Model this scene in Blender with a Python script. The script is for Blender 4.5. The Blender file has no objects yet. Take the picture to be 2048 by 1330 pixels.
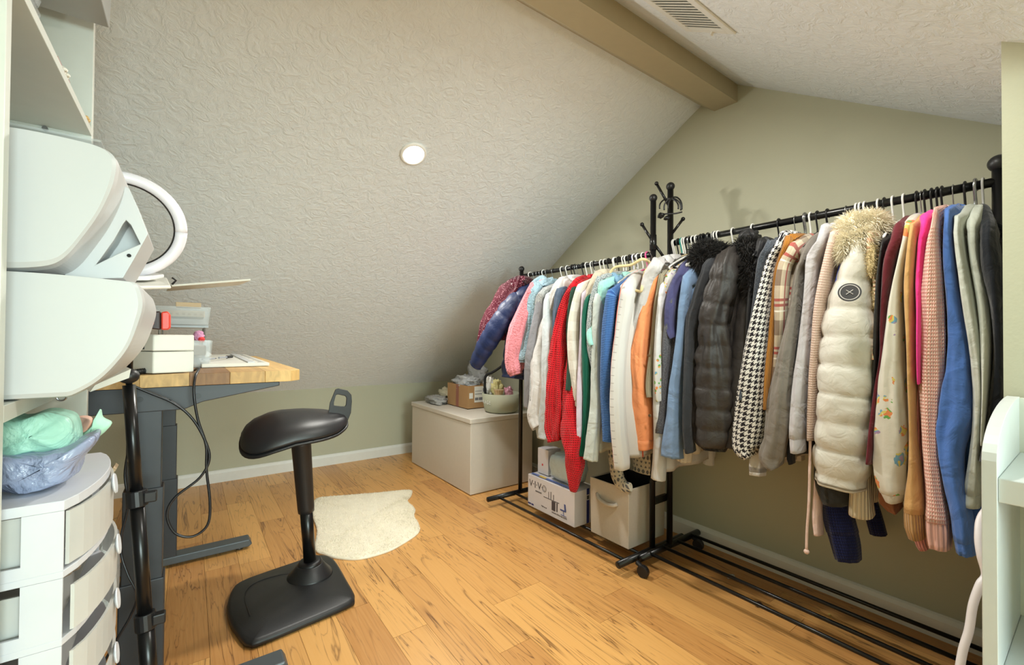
import bpy, math, random
from mathutils import Vector, Matrix, noise
random.seed(7)
V = Vector
C = bpy.context.scene.collection
# ------------------------------------------------------------------ camera, world, lights
F_PX, CX, CY = 880.0, 1024.0, 665.0
cam_d = bpy.data.cameras.new('camera'); cam = bpy.data.objects.new('camera', cam_d); C.objects.link(cam)
cam_d.sensor_width = 36.0; cam_d.lens = F_PX / 2048 * 36.0; cam_d.clip_start = 0.02
ROT = Matrix.Rotation(math.radians(-36.2), 3, 'Z') @ Matrix.Rotation(math.radians(90.70), 3, 'X') @ Matrix.Rotation(math.radians(.40), 3, 'Z')
EYE = V((0, 0, 1.0))
M4 = ROT.to_4x4(); M4.translation = EYE; cam.matrix_world = M4
bpy.context.scene.camera = cam
def at(px, py, ax, v):
    """world point where the photograph's pixel meets the plane axis=v"""
    d = ROT @ V(((px - CX) / F_PX, -(py - CY) / F_PX, -1)); t = (v - EYE[ax]) / d[ax]
    return EYE + d * t
sc = bpy.context.scene
sc.view_settings.view_transform = 'Standard'; sc.view_settings.look = 'None'
sc.view_settings.gamma = 1; sc.view_settings.exposure = 0.32; sc.view_settings.use_curve_mapping = False
w = bpy.data.worlds.new('world'); sc.world = w; w.use_nodes = True
w.node_tree.nodes['Background'].inputs[0].default_value = (.85, .93, 1, 1)
w.node_tree.nodes['Background'].inputs[1].default_value = 1.0
def area(name, loc, target, sx, sy, power, col):
    d = bpy.data.lights.new(name, 'AREA'); d.shape = 'RECTANGLE'; d.size = sx; d.size_y = sy; d.energy = power; d.color = col
    o = bpy.data.objects.new(name, d); C.objects.link(o); o.location = loc
    o.rotation_euler = (V(target) - V(loc)).to_track_quat('-Z', 'Y').to_euler(); return o
def spot(name, loc, r, power, col, nrm):
    d = bpy.data.lights.new(name, 'AREA'); d.shape = 'DISK'; d.size = r * 2; d.energy = power; d.color = col
    o = bpy.data.objects.new(name, d); C.objects.link(o); o.location = loc
    o.rotation_euler = V(nrm).to_track_quat('-Z', 'Y').to_euler(); return o
WARM = (1.0, .975, .90)
def zl(y):   # left (knee wall side) slope of the ceiling, slightly sagging
    return 2.169 - .545 * (y - 1.21) - .044 * (y - 1.21) ** 2
def zr(y): return 2.191 + .62 * (y - 1.03)
LY = 1.83; LN = V((0, -.545 - .088 * (LY - 1.21), -1)).normalized()   # slope normal, pointing down into the room
LP = V((.79, LY, zl(LY)))
spot('recessed_lamp_light', LP + LN * .02, .05, 12.5, WARM, LN)
spot('second_fill_light', (1.15, .45, zr(.45) - .03), .06, 9, WARM, V((0, .5, -1)))  # unseen lamp without a fixture, added as fill for the opposite slope
spot('third_fill_light', (1.2, 2.35, zl(2.35) - .03), .05, 5, WARM, LN)  # extra lamp with no fixture, added to even out the room light
area('assumed_window_light', (.60, -3.0, 1.12), (.75, 1.5, 1.3), 1.4, 1.35, 102, (.80, 1.0, .98))  # added cool fill, as if from an assumed window out of view

# ------------------------------------------------------------------ materials
def lin(c): return tuple(((v / 255) / 12.92 if v / 255 <= .04045 else ((v / 255 + .055) / 1.055) ** 2.4) for v in c) + (1,)
class MT:
    """small node-material builder"""
    def __init__(s, name, col, rough=.6, metal=0, spec=.5):
        s.m = bpy.data.materials.new(name); s.m.use_nodes = True; s.nt = s.m.node_tree; s.n = s.nt.nodes; s.b = s.n['Principled BSDF']
        s.b.inputs['Roughness'].default_value = rough; s.b.inputs['Metallic'].default_value = metal
        s.b.inputs['Specular IOR Level'].default_value = spec; s.b.inputs['Base Color'].default_value = lin(col); s.col = lin(col)
        s.tc = s.n.new('ShaderNodeTexCoord')
    def link(s, a, b): s.nt.links.new(a, b)
    def node(s, t, **k):
        n = s.n.new(t)
        for a, v in k.items(): setattr(n, a, v)
        return n
    def math(s, op, a, b=0.0, c=0.0):
        n = s.node('ShaderNodeMath', operation=op)
        for i, v in enumerate((a, b, c)):
            if hasattr(v, 'links') or hasattr(v, 'node'): s.link(v, n.inputs[i])
            else: n.inputs[i].default_value = v
        return n.outputs[0]
    def noise(s, scale, det=3, coord='Object', vec=None, rough=.5, dist=0):
        n = s.node('ShaderNodeTexNoise'); n.inputs['Scale'].default_value = scale; n.inputs['Detail'].default_value = det
        n.inputs['Roughness'].default_value = rough; n.inputs['Distortion'].default_value = dist
        s.link(vec if vec is not None else s.tc.outputs[coord], n.inputs['Vector']); return n.outputs['Fac']
    def mix(s, f, a, b):
        n = s.node('ShaderNodeMix', data_type='RGBA')
        if hasattr(f, 'node'): s.link(f, n.inputs[0])
        else: n.inputs[0].default_value = f
        for i, v in ((6, a), (7, b)):
            if hasattr(v, 'node'): s.link(v, n.inputs[i])
            else: n.inputs[i].default_value = v
        return n.outputs[2]
    def base(s, o): s.link(o, s.b.inputs['Base Color']); return s
    def vary(s, scale, amt, coord='Object'):
        f = s.noise(scale, 3, coord); c = s.col
        lo = tuple(x * (1 - amt) for x in c[:3]) + (1,); hi = tuple(min(1, x * (1 + amt)) for x in c[:3]) + (1,)
        return s.base(s.mix(f, lo, hi))
    def bump(s, h, dist=.002, strength=.5):
        n = s.node('ShaderNodeBump'); n.inputs['Strength'].default_value = strength; n.inputs['Distance'].default_value = dist
        s.link(h, n.inputs['Height']); s.link(n.outputs[0], s.b.inputs['Normal']); return s
    def uv(s):
        x = s.node('ShaderNodeSeparateXYZ'); s.link(s.tc.outputs['UV'], x.inputs[0]); return x.outputs[0], x.outputs[1]
MATS = {}
def plain(name, col, rough=.5, metal=0, spec=.5):
    if name not in MATS:
        t = MT(name, col, rough, metal, spec); t.vary(30, .04); MATS[name] = t.m
    return MATS[name]
def cloth(name, col, kind='plain', col2=None, sc_=1.0):
    if name in MATS: return MATS[name]
    if min(col) > 195: col = tuple(q * .92 for q in col)
    t = MT(name, col, .9, 0, .15); u, v = t.uv()
    t.b.inputs['Sheen Weight'].default_value = .15
    col2 = lin(col2) if col2 else None
    W = lambda x, f: t.math('SINE', t.math('MULTIPLY', x, f))
    if kind == 'plain':
        t.vary(25, .08); t.bump(t.noise(16, 5, dist=.8), .016, .6)
    elif kind == 'satin':
        t.b.inputs['Roughness'].default_value = .5; t.b.inputs['Sheen Weight'].default_value = 0; t.b.inputs['Specular IOR Level'].default_value = .45; t.vary(14, .08); t.bump(t.noise(26, 4, dist=1.2), .009, .35)
    elif kind == 'rib':      # vertical ribs
        h = W(u, 900 / sc_); t.base(t.mix(t.math('MULTIPLY_ADD', h, .5, .5), tuple(x * .72 for x in t.col[:3]) + (1,), t.col)); t.bump(h, .0022, .7)
    elif kind == 'knit':     # chunky stitches
        a = W(u, 480 / sc_); b = t.math('ABSOLUTE', W(t.math('ADD', v, t.math('MULTIPLY', t.math('ABSOLUTE', a), .004 * sc_)), 330 / sc_))
        h = t.math('MULTIPLY', t.math('ABSOLUTE', a), b)
        t.base(t.mix(t.math('MINIMUM', t.math('MULTIPLY', h, 2.2), 1), col2 or tuple(x * .55 for x in t.col[:3]) + (1,), t.col)); t.bump(h, .004 * sc_, .55)
    elif kind == 'waffle':
        h = t.math('MAXIMUM', W(u, 620 / sc_), W(v, 620 / sc_)); f = t.math('MULTIPLY_ADD', h, .5, .5)
        t.base(t.mix(f, tuple(x * .5 for x in t.col[:3]) + (1,), t.col)); t.bump(h, .003, .8)
    elif kind == 'stripe':   # thin horizontal rows
        h = W(v, 700 / sc_); f = t.math('MULTIPLY_ADD', h, .5, .5); t.base(t.mix(f, t.col, col2)); t.bump(h, .002, .6)
    elif kind == 'band':     # broad vertical ombre bands
        f = t.math('GREATER_THAN', W(v, 70 / sc_), 0.1); t.base(t.mix(f, t.col, col2)); t.bump(t.noise(60, 3), .005, .5)
    elif kind == 'teddy':
        n = t.noise(110, 3); t.base(t.mix(n, tuple(x * .78 for x in t.col[:3]) + (1,), tuple(min(1, x * 1.1) for x in t.col[:3]) + (1,))); t.bump(n, .012, .8)
    elif kind == 'tweed':
        n = t.noise(260, 2); r = t.math('GREATER_THAN', n, .5); t.base(t.mix(r, t.col, col2 or tuple(x * .6 for x in t.col[:3]) + (1,))); t.bump(n, .003, .5)
    elif kind == 'fair':     # snowflake rows in two colours
        f = t.math('GREATER_THAN', t.math('MULTIPLY', t.math('ADD', W(u, 260), W(v, 200)), W(v, 95)), .35)
        t.base(t.mix(f, t.col, col2)); t.bump(W(v, 1200), .002, .6)
    elif kind == 'sequin':
        vo = t.node('ShaderNodeTexVoronoi'); vo.inputs['Scale'].default_value = 110; t.link(t.tc.outputs['Object'], vo.inputs['Vector'])
        f = t.math('LESS_THAN', vo.outputs['Distance'], .22); t.base(t.mix(f, t.col, col2)); t.b.inputs['Roughness'].default_value = .4
    elif kind == 'houndstooth':
        s1 = .0042 * sc_; x = t.math('FLOOR', t.math('DIVIDE', u, s1)); y = t.math('FLOOR', t.math('DIVIDE', v, s1))
        md = lambda q, k: t.math('FLOORED_MODULO', q, k)
        warp = t.math('LESS_THAN', md(x, 8), 3.5); weft = t.math('LESS_THAN', md(y, 8), 3.5); ov = t.math('LESS_THAN', md(t.math('ADD', x, y), 4), 1.5)
        f = t.math('ADD', t.math('MULTIPLY', ov, warp), t.math('MULTIPLY', t.math('SUBTRACT', 1, ov), weft)); t.base(t.mix(f, t.col, col2)); t.bump(t.noise(300, 2), .001, .5)
    elif kind == 'plaid':
        md = lambda q, k, a, b: t.math('MULTIPLY', t.math('GREATER_THAN', t.math('FLOORED_MODULO', q, k), a), t.math('LESS_THAN', t.math('FLOORED_MODULO', q, k), b))
        br = t.math('MULTIPLY', t.math('ADD', md(u, .09, .0, .042), md(v, .16, .09, .14)), .42)
        c = t.mix(br, t.col, lin((96, 70, 55)))
        rd = t.math('MINIMUM', t.math('ADD', t.math('ADD', md(v, .16, .02, .029), md(v, .16, .037, .046)), md(u, .09, .058, .064)), 1)
        c = t.mix(t.math('MULTIPLY', rd, .8), c, lin(col2 and (150, 30, 38) or (150, 30, 38)))
        wh = md(v, .16, .058, .063); c = t.mix(t.math('MULTIPLY', wh, .7), c, lin((240, 235, 225))); t.base(c); t.bump(t.noise(200, 2), .002, .4)
    elif kind == 'blots':    # loose coloured print
        vo = t.node('ShaderNodeTexVoronoi'); vo.inputs['Scale'].default_value = 17 / sc_; t.link(t.tc.outputs['Object'], vo.inputs['Vector'])
        sub = t.noise(90, 2); f = t.math('LESS_THAN', t.math('MULTIPLY_ADD', sub, .25, vo.outputs['Distance']), .47)
        rp = t.node('ShaderNodeValToRGB'); rp.color_ramp.interpolation = 'CONSTANT'
        cs = [(.0, (104, 162, 84)), (.4, (216, 134, 84)), (.48, (206, 192, 104)), (.56, (112, 158, 184)), (.62, (160, 138, 170))]
        rp.color_ramp.elements[0].color = lin(cs[0][1])
        rp.color_ramp.elements[1].position = cs[1][0]; rp.color_ramp.elements[1].color = lin(cs[1][1])
        for p, c in cs[2:]: e = rp.color_ramp.elements.new(p); e.color = lin(c)
        t.link(t.noise(26, 1), rp.inputs[0]); t.base(t.mix(f, t.col, rp.outputs[0])); t.bump(t.noise(18, 4), .012, .3)
    elif kind == 'ruler':    # coral stripe with small tick rows
        md = lambda q, k, a, b: t.math('MULTIPLY', t.math('GREATER_THAN', t.math('FLOORED_MODULO', q, k), a), t.math('LESS_THAN', t.math('FLOORED_MODULO', q, k), b))
        tk = md(v, .032, 0, .003); side = md(u, .16, .10, .118); red = md(u, .16, .088, .094)
        c = t.mix(t.math('MULTIPLY', t.math('MULTIPLY', tk, side), .55), t.col, lin((120, 110, 105))); c = t.mix(red, c, lin((226, 110, 84))); t.base(c)
    MATS[name] = t.m; return t.m

# ------------------------------------------------------------------ geometry helper
class G:
    def __init__(s): s.v = []; s.f = []; s.uv = {}
    def add(s, vs, fs):
        k = len(s.v); s.v += [V(p) for p in vs]; s.f += [tuple(i + k for i in f) for f in fs]; return s
    def box(s, x0, x1, y0, y1, z0, z1, m=None):
        vs = [V((x, y, z)) for z in (z0, z1) for y in (y0, y1) for x in (x0, x1)]
        if m: vs = [m @ p for p in vs]
        return s.add(vs, [(0, 2, 3, 1), (4, 5, 7, 6), (0, 1, 5, 4), (2, 6, 7, 3), (0, 4, 6, 2), (1, 3, 7, 5)])
    def prism(s, poly, d):       # poly: 3D points (ccw seen against d), extruded by d
        n = len(poly); d = V(d); p = [V(q) for q in poly]
        return s.add(p + [q + d for q in p], [tuple(range(n))[::-1], tuple(range(n, 2 * n))] + [(i, (i + 1) % n, n + (i + 1) % n, n + i) for i in range(n)])
    def loft(s, rings, cap=True, close=True, uvs=None):
        n = len(rings[0]); k = len(s.v)
        for r in rings: s.v += [V(p) for p in r]
        for i in range(len(rings) - 1):
            for j in range(n if close else n - 1):
                a = k + i * n + j; b = k + i * n + (j + 1) % n
                if uvs: s.uv[len(s.f)] = [uvs[i][j], uvs[i][j + 1], uvs[i + 1][j + 1], uvs[i + 1][j]]
                s.f.append((a, b, b + n, a + n))
        if cap and close: s.f.append(tuple(k + j for j in range(n))[::-1]); s.f.append(tuple(k + (len(rings) - 1) * n + j for j in range(n)))
        return s
    def tube(s, pts, r, n=8, sm=0):
        pts = [V(p) for p in pts]
        if sm: pts = spline(pts, sm)
        rs = r if isinstance(r, (list, tuple)) else [r] * len(pts)
        if len(rs) != len(pts): rs = [rs[0] + (rs[-1] - rs[0]) * i / (len(pts) - 1) for i in range(len(pts))]
        rings = []; up = None
        for i, p in enumerate(pts):
            t = (pts[min(i + 1, len(pts) - 1)] - pts[max(i - 1, 0)]).normalized()
            if up is None: up = t.orthogonal().normalized()
            up = (up - t * up.dot(t)).normalized(); b = t.cross(up)
            rings.append([p + (up * math.cos(q) + b * math.sin(q)) * rs[i] for q in [2 * math.pi * j / n for j in range(n)]])
        return s.loft(rings)
    def lathe(s, c, prof, n=24, ax=None, sy=1):
        c = V(c); ann = prof[0][0] > .0012 and prof[0][0] == prof[-1][0]
        if ann: prof = list(prof) + [prof[0]]
        q = V(ax).to_track_quat('Z', 'Y') if ax else None; rings = []
        for r, z in prof:
            R = []
            for j in range(n):
                a = 2 * math.pi * j / n; p = V((r * math.cos(a), r * math.sin(a) * sy, z))
                R.append(c + (q @ p if q else p))
            rings.append(R)
        return s.loft(rings, cap=not ann)
    def ball(s, c, rx, ry=None, rz=None, n=16, m=10, jit=0, seed=0, pw=1):
        ry = ry or rx; rz = rz or rx; c = V(c); rings = []
        for i in range(m + 1):
            ph = -math.pi / 2 + math.pi * i / m; R = []
            for j in range(n):
                th = 2 * math.pi * j / n; sg = lambda q: math.copysign(abs(q) ** pw, q)
                d = V((max(math.cos(ph), 1e-3) ** pw * sg(math.cos(th)), max(math.cos(ph), 1e-3) ** pw * sg(math.sin(th)), sg(math.sin(ph))))
                k = 1 + (jit * noise.noise(d * 2.3 + V((seed, seed * 1.7, 0))) + jit * .5 * noise.noise(d * 6 + V((seed, 0, seed))) if jit else 0)
                R.append(c + V((d.x * rx, d.y * ry, d.z * rz)) * k)
            rings.append(R)
        return s.loft(rings)
    def build(s, name, mat, parent=None, smooth=False, bevel=0, sub=0, xf=None, kind=None):
        if xf: s.v = [xf @ p for p in s.v]
        if parent is not None:
            o0 = parent['_o'] if '_o' in parent else (0, 0, 0); org = V(o0)
        else:
            xs = [p.x for p in s.v]; ys = [p.y for p in s.v]; org = V(((min(xs) + max(xs)) / 2, (min(ys) + max(ys)) / 2, min(p.z for p in s.v)))
        me = bpy.data.meshes.new(name); me.from_pydata([tuple(p - org) for p in s.v], [], s.f)
        if s.uv:
            l = me.uv_layers.new(name='uv')
            for fi, q in s.uv.items():
                for li, c in zip(me.polygons[fi].loop_indices, q): l.data[li].uv = c
        me.materials.append(mat)
        if smooth: me.polygons.foreach_set('use_smooth', [True] * len(me.polygons))
        me.update()
        o = bpy.data.objects.new(name, me); C.objects.link(o)
        if parent is not None: o.parent = parent; o['_o'] = tuple(org)
        else: o.location = org; o['_o'] = tuple(org)
        if bevel:
            b = o.modifiers.new('bevel', 'BEVEL'); b.width = bevel; b.segments = 2; b.limit_method = 'ANGLE'
        if sub: b = o.modifiers.new('sub', 'SUBSURF'); b.levels = sub; b.render_levels = sub
        if kind: o['kind'] = kind
        return o
def spline(pts, k):
    out = []; n = len(pts)
    for i in range(n - 1):
        a, b, c, d = pts[max(i - 1, 0)], pts[i], pts[i + 1], pts[min(i + 2, n - 1)]
        for j in range(k):
            t = j / k; out.append(.5 * ((2 * b) + (c - a) * t + (2 * a - 5 * b + 4 * c - d) * t * t + (3 * b - a - 3 * c + d) * t ** 3))
    return out + [pts[-1]]
def thing(name, label, cat, loc=(0, 0, 0), group=None):
    o = bpy.data.objects.new(name, None); C.objects.link(o); o.location = loc; o.empty_display_size = .05; o['_o'] = tuple(loc)
    o['label'] = label; o['category'] = cat
    if group: o['group'] = group
    return o
def tag(o, label, cat, group=None, kind=None):
    o['label'] = label; o['category'] = cat
    if group: o['group'] = group
    if kind: o['kind'] = kind
    return o
def struct(g, name, mat, label=None, **k):
    o = g.build(name, mat, **k); o['kind'] = 'structure'
    if label: o['label'] = label
    return o

# ------------------------------------------------------------------ the setting
XG, YK, XL, YB = 2.05, 3.62, -.60, -3.1
XP, YP = 1.384, .137
t = MT('wall_paint', (186, 185, 163), .75, 0, .3); t.vary(3, .02); t.bump(t.noise(160, 3), .0015, .25); wall_m = t.m
def plaster(name, col):
    t = MT(name, col, .7, 0, .35); n1 = t.noise(24, 5, rough=.6, dist=1.4); n2 = t.noise(85, 3, dist=.8)
    cr = t.node('ShaderNodeValToRGB'); cr.color_ramp.elements[0].position = .40; cr.color_ramp.elements[1].position = .62; t.link(n1, cr.inputs[0])
    h = t.math('MULTIPLY_ADD', n2, .35, cr.outputs[0]); t.bump(h, .004, .55); return t.m
ceil_m = plaster('trowelled_plaster', (228, 233, 236))
beam_m = MT('beam_paint', (184, 172, 140), .7).vary(4, .03).bump(MT.noise, .001) if False else plain('beam_paint', (178, 167, 138), .75)
trim_m = plain('trim_paint', (226, 226, 220), .45)
sub_m = plain('subfloor', (60, 42, 26), .9)
g = G().box(XL, XG, YB, YK, -.05, -.012); floor = struct(g, 'floor', sub_m, 'honey toned wood laminate floor boards')
# planks
t = MT('laminate_wood', (214, 150, 84), .34, 0, .45)
oi = t.node('ShaderNodeObjectInfo'); mp = t.node('ShaderNodeMapping'); mp.inputs['Scale'].default_value = (10, .7, 1)
cmb = t.node('ShaderNodeCombineXYZ'); t.link(t.math('MULTIPLY', oi.outputs['Random'], 37), cmb.inputs[0]); t.link(t.math('MULTIPLY', oi.outputs['Random'], 91), cmb.inputs[1])
va = t.node('ShaderNodeVectorMath', operation='ADD'); t.link(t.tc.outputs['Object'], va.inputs[0]); t.link(cmb.outputs[0], va.inputs[1]); t.link(va.outputs[0], mp.inputs['Vector'])
n1 = t.noise(1.3, 4, vec=mp.outputs[0], dist=1.4); ring = t.math('ABSOLUTE', t.math('SINE', t.math('MULTIPLY', n1, 26)))
dark = t.math('POWER', t.math('SUBTRACT', 1, ring), 5)
mp2 = t.node('ShaderNodeMapping'); mp2.inputs['Scale'].default_value = (90, 3, 1); t.link(va.outputs[0], mp2.inputs['Vector']); n2 = t.noise(1.5, 3, vec=mp2.outputs[0])
mp3 = t.node('ShaderNodeMapping'); mp3.inputs['Scale'].default_value = (5, 2.2, 1); t.link(va.outputs[0], mp3.inputs['Vector']); n3 = t.noise(1.0, 2, vec=mp3.outputs[0])
c = t.mix(oi.outputs['Random'], lin((220, 164, 92)), lin((176, 116, 56)))
c = t.mix(t.math('MULTIPLY', n2, .55), c, lin((232, 182, 118)))
kn = t.math('MULTIPLY', t.math('MAXIMUM', t.math('SUBTRACT', n3, .42), 0), 3.2)
c = t.mix(t.math('MULTIPLY', dark, t.math('MINIMUM', t.math('ADD', kn, .3), .9)), c, lin((84, 44, 20)))
c = t.mix(t.math('MULTIPLY', t.math('MAXIMUM', t.math('SUBTRACT', n3, .6), 0), 2.2), c, lin((120, 68, 34)))
t.base(c); t.bump(n2, .0006, .3); plank_m = t.m
PW = .1235; i0 = int((XL - 1.422) / PW) - 1; meshes = {}
for i in range(i0, 7):
    x0 = max(1.422 + i * PW, XL + .001); x1 = min(1.422 + (i + 1) * PW, XG - .001)
    if x1 - x0 < .01: continue
    y = YB + random.uniform(-.8, 0); rnd = random.Random(i * 13 + 5)
    while y < YK:
        L = rnd.uniform(.62, .98); y0 = max(y, YB + .001); y1 = min(y + L, YK - .001); y += L
        if y1 - y0 < .02: continue
        G().box(x0 + .0005, x1 - .0005, y0 + .0006, y1 - .0006, -.012, 0).build('plank', plank_m, floor)
        # (object coordinates differ per plank through the random offset)
for o in floor.children:                      # give every board its own origin at its centre
    me = o.data; c0 = sum((v.co for v in me.vertices), V()) / 8
    for v_ in me.vertices: v_.co -= c0
    o.location = c0
# walls
g = G().prism([(XG, YP, -.01), (XG, YK, -.01), (XG, YK, zl(YK) + .05)] + [(XG, y, zl(y) + .05) for y in (3.2, 2.8, 2.3, 1.8, 1.21)] + [(XG, 1.1, zr(1.1) + .05), (XG, YP, zr(YP) + .05)], (.08, 0, 0))
struct(g, 'wall_right', wall_m, 'pale sage gable wall behind the clothes racks')
g = G().box(XL, XG, YK, YK + .08, -.01, zl(YK) + .04); struct(g, 'wall_back', wall_m, 'low knee wall below the sloped ceiling')
g = G().prism([(XL, YB, -.01), (XL, YK, -.01), (XL, YK, zl(YK))] + [(XL, y, zl(y)) for y in (2.9, 2.3, 1.8, 1.21)] + [(XL, 1.1, 2.3), (XL, YB, 2.3)], (-.08, 0, 0))
struct(g, 'wall_left', wall_m)
g = G().prism([(XP, YB, -.01), (XP, YP, -.01), (XG + .02, YP, -.01), (XG + .02, YP - .1, -.01), (XP + .1, YP - .1, -.01), (XP + .1, YB, -.01)][::-1], (0, 0, 2.25)); struct(g, 'wall_partition', wall_m, 'wall return beside the white shelf unit')
g = G().box(XL, -.2, YB - .08, YB, -.01, 2.3).box(1.35, XG, YB - .08, YB, -.01, 2.3).box(-.2, 1.35, YB - .08, YB, -.01, .45).box(-.2, 1.35, YB - .08, YB, 1.85, 2.3)
struct(g, 'wall_front', wall_m)
# assumed dormer window behind the camera, out of view, added for cool light
wn = G().box(-.2, 1.35, YB - .06, YB - .02, .45, .49).box(-.2, 1.35, YB - .06, YB - .02, 1.81, 1.85).box(-.2, -.16, YB - .06, YB - .02, .49, 1.81).box(1.31, 1.35, YB - .06, YB - .02, .49, 1.81).box(.56, .59, YB - .06, YB - .02, .49, 1.81)
win = struct(wn, 'window_assumed', trim_m)
tg = MT('assumed_window_glass', (255, 255, 255), .02); tg.b.inputs['Transmission Weight'].default_value = 1
G().box(-.16, 1.31, YB - .042, YB - .038, .49, 1.81).build('pane', tg.m, win)
# ceilings
ys = [1.142 + (YK - 1.142) * i / 24 for i in range(25)]
g = G(); nx = 2
g.add([(x, y, zl(y)) for y in ys for x in (XL, XG)] + [(x, y, zl(y) + .08) for y in ys for x in (XL, XG)],
      [(2 * i, 2 * i + 1, 2 * i + 3, 2 * i + 2) for i in range(24)] + [(50 + 2 * i, 52 + 2 * i, 53 + 2 * i, 51 + 2 * i) for i in range(24)] + [(0, 50, 51, 1), (48, 49, 99, 98)])
ceil = struct(g, 'ceiling', ceil_m, 'steep white textured ceiling slope over the desk', smooth=False)
g = G().prism([(XL, .0, zr(.0)), (XL, 1.1, zr(1.1)), (XL, 1.1, zr(1.1) + .08), (XL, .0, zr(.0) + .08)][::-1], (XG - XL, 0, 0))
struct(g, 'ceiling_right', ceil_m, 'white textured ceiling slope above the clothes racks')
g = G().box(XL, XG, YB, .08, 2.2, 2.28).box(XL, XG, .0, .08, zr(.08) + .02, 2.2); struct(g, 'ceiling_assumed_dormer', ceil_m)  # unseen dormer, assumed so that the added window light can enter
g = G().prism([(XL, 1.03, 2.30), (XL, 1.03, 2.109), (XL, 1.142, 2.112), (XL, 1.215, 2.170), (XL, 1.215, 2.30)], (XG - XL, 0, 0))
struct(g, 'trim_1', beam_m, 'tan painted ridge beam running to the gable wall')
# baseboards (top edge rounded)
def bb(name, p0, p1, nrm, label=None):
    p0, p1, n = V(p0), V(p1), V(nrm); prof = [(0, 0), (.014, 0), (.014, .062), (.009, .076), (.004, .082), (0, .082)]
    struct(G().prism([p0 + n * a + V((0, 0, b)) for a, b in prof], p1 - p0), name, trim_m, label)
bb('baseboard_back', (XL, YK, 0), (XG, YK, 0), (0, -1, 0), 'white baseboard along the low knee wall')
bb('baseboard_right', (XG, YP, 0), (XG, YK, 0), (-1, 0, 0), 'white baseboard behind the clothes racks')
bb('baseboard_left', (XL, 1.5, 0), (XL, YK, 0), (1, 0, 0))
# recessed lamp
em = MT('lamp_glow', (255, 250, 238)); em.b.inputs['Emission Color'].default_value = (1, .97, .9, 1); em.b.inputs['Emission Strength'].default_value = 9
dl = thing('recessed_light', 'round glowing recessed light in the sloped ceiling', 'light', LP)
r = G().lathe(LP, [(.052, -.002), (.058, -.002), (.060, .004), (.054, .009), (.047, .009), (.047, -.002)], 32, ax=LN).build('trim_ring', plain('white_enamel', (240, 240, 236), .3), dl, smooth=True)
G().lathe(LP, [(.001, .002), (.03, .005), (.047, .002), (.047, 0), (.001, 0)], 32, ax=LN).build('diffuser', em.m, dl, smooth=True)
# ceiling vent
white_metal = plain('white_vent_metal', (226, 226, 220), .4)
S = V((0, 1, .62)).normalized(); Nn = V((0, .62, -1)).normalized()
def sv(x, s, d): return V((x, .805, zr(.805))) + S * s + Nn * d + V((0, 0, 0))
vt = thing('ceiling_vent', 'white louvred air vent in the ceiling slope above the racks', 'vent', sv(1.26, 0, 0))
Mx = Matrix(((1, 0, 0, 0), (0, S.y, Nn.y, .805), (0, S.z, Nn.z, zr(.805)), (0, 0, 0, 1)))
g = G()
for b in [(1.10, 1.42, -.105, -.075, 0, .006), (1.10, 1.42, .075, .105, 0, .006), (1.10, 1.13, -.075, .075, 0, .006), (1.39, 1.42, -.075, .075, 0, .006)]: g.box(*b)
g.build('frame', white_metal, vt, xf=Mx, bevel=.0015)
G().box(1.13, 1.39, -.075, .075, .0, .0008).build('backing', plain('vent_duct', (176, 176, 170), .6), vt, xf=Mx)
for k in range(14):
    x = 1.139 + k * .0187; Rt = Matrix.Translation((x, 0, .005)) @ Matrix.Rotation(.12, 4, 'Y')
    G().box(-.0062, .0062, -.074, .074, -.0006, .0006, Rt).build('slat', white_metal, vt, xf=Mx)
G().box(1.405, 1.417, -.02, -.016, .006, .016).build('lever', white_metal, vt, xf=Mx)

# ------------------------------------------------------------------ clothes racks
t = MT('black_steel', (22, 22, 23), .28, .3, .6); black = t.m
blackp = plain('black_plastic', (26, 26, 28), .42)
def rod(g, a, b, r, n=14): g.tube([a, b], r, n)
LXR, RXR, LZR, RZR = 1.665, 1.79, 1.385, 1.440
lr = thing('clothes_rack', 'left black steel clothes rack, nearest the white storage chest', 'rack', (1.75, 1.78, 0), 'black steel clothes racks')
rr = thing('clothes_rack', 'right black steel clothes rack with long base rods, nearest the wall return', 'rack', (1.86, .74, 0), 'black steel clothes racks')
def bar(name, a, b, r, par, n=16): return G().tube([a, b], r, n).build(name, black, par, smooth=True)
def knob(c, r, par): return G().ball(c, r, n=18, m=12).build('knob', blackp, par, smooth=True)
LYF, LYN, RYF, RYN = 2.178, 1.235, 1.212, .183
LN2 = LXR + .032
bar('post', (LXR, LYF, .05), (LXR, LYF, 1.415), .0128, lr); knob((LXR, LYF, 1.43), .018, lr)
bar('post', (LN2, LYN, .05), (LN2, LYN, 1.628), .0128, lr); knob((LN2, LYN, 1.642), .018, lr)
bar('hanging_rail', (LXR, LYF, LZR), (LN2, LYN, LZR), .0118, lr)
bar('foot', (1.425, LYF, .048), (1.93, LYF, .048), .0145, lr); bar('foot', (1.465, LYN, .048), (1.93, LYN, .048), .0148, lr)
bar('base_rail', (1.50, LYF, .048), (1.52, LYN, .048), .0072, lr); bar('base_rail', (1.62, LYF, .048), (1.62, LYN, .048), .0072, lr)
RF = 1.787
bar('post', (RF, RYF - .005, .055), (RF, RYF - .005, 1.690), .0138, rr); knob((RF, RYF - .005, 1.706), .0195, rr)
bar('post', (RXR, RYN, .055), (RXR, RYN, 1.477), .0143, rr); knob((RXR, RYN, 1.49), .023, rr)
bar('hanging_rail', (RXR, RYF, RZR), (RXR, RYN, RZR), .0128, rr)
bar('foot', (1.575, RYF - .005, .055), (2.02, RYF - .005, .055), .0148, rr); bar('foot', (1.57, RYN, .055), (2.02, RYN, .055), .0148, rr)
for x in (1.635, 1.735, 1.84, 1.955): bar('base_rail', (x, RYF - .005, .062), (x, RYN, .062), .0072, rr)
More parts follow.
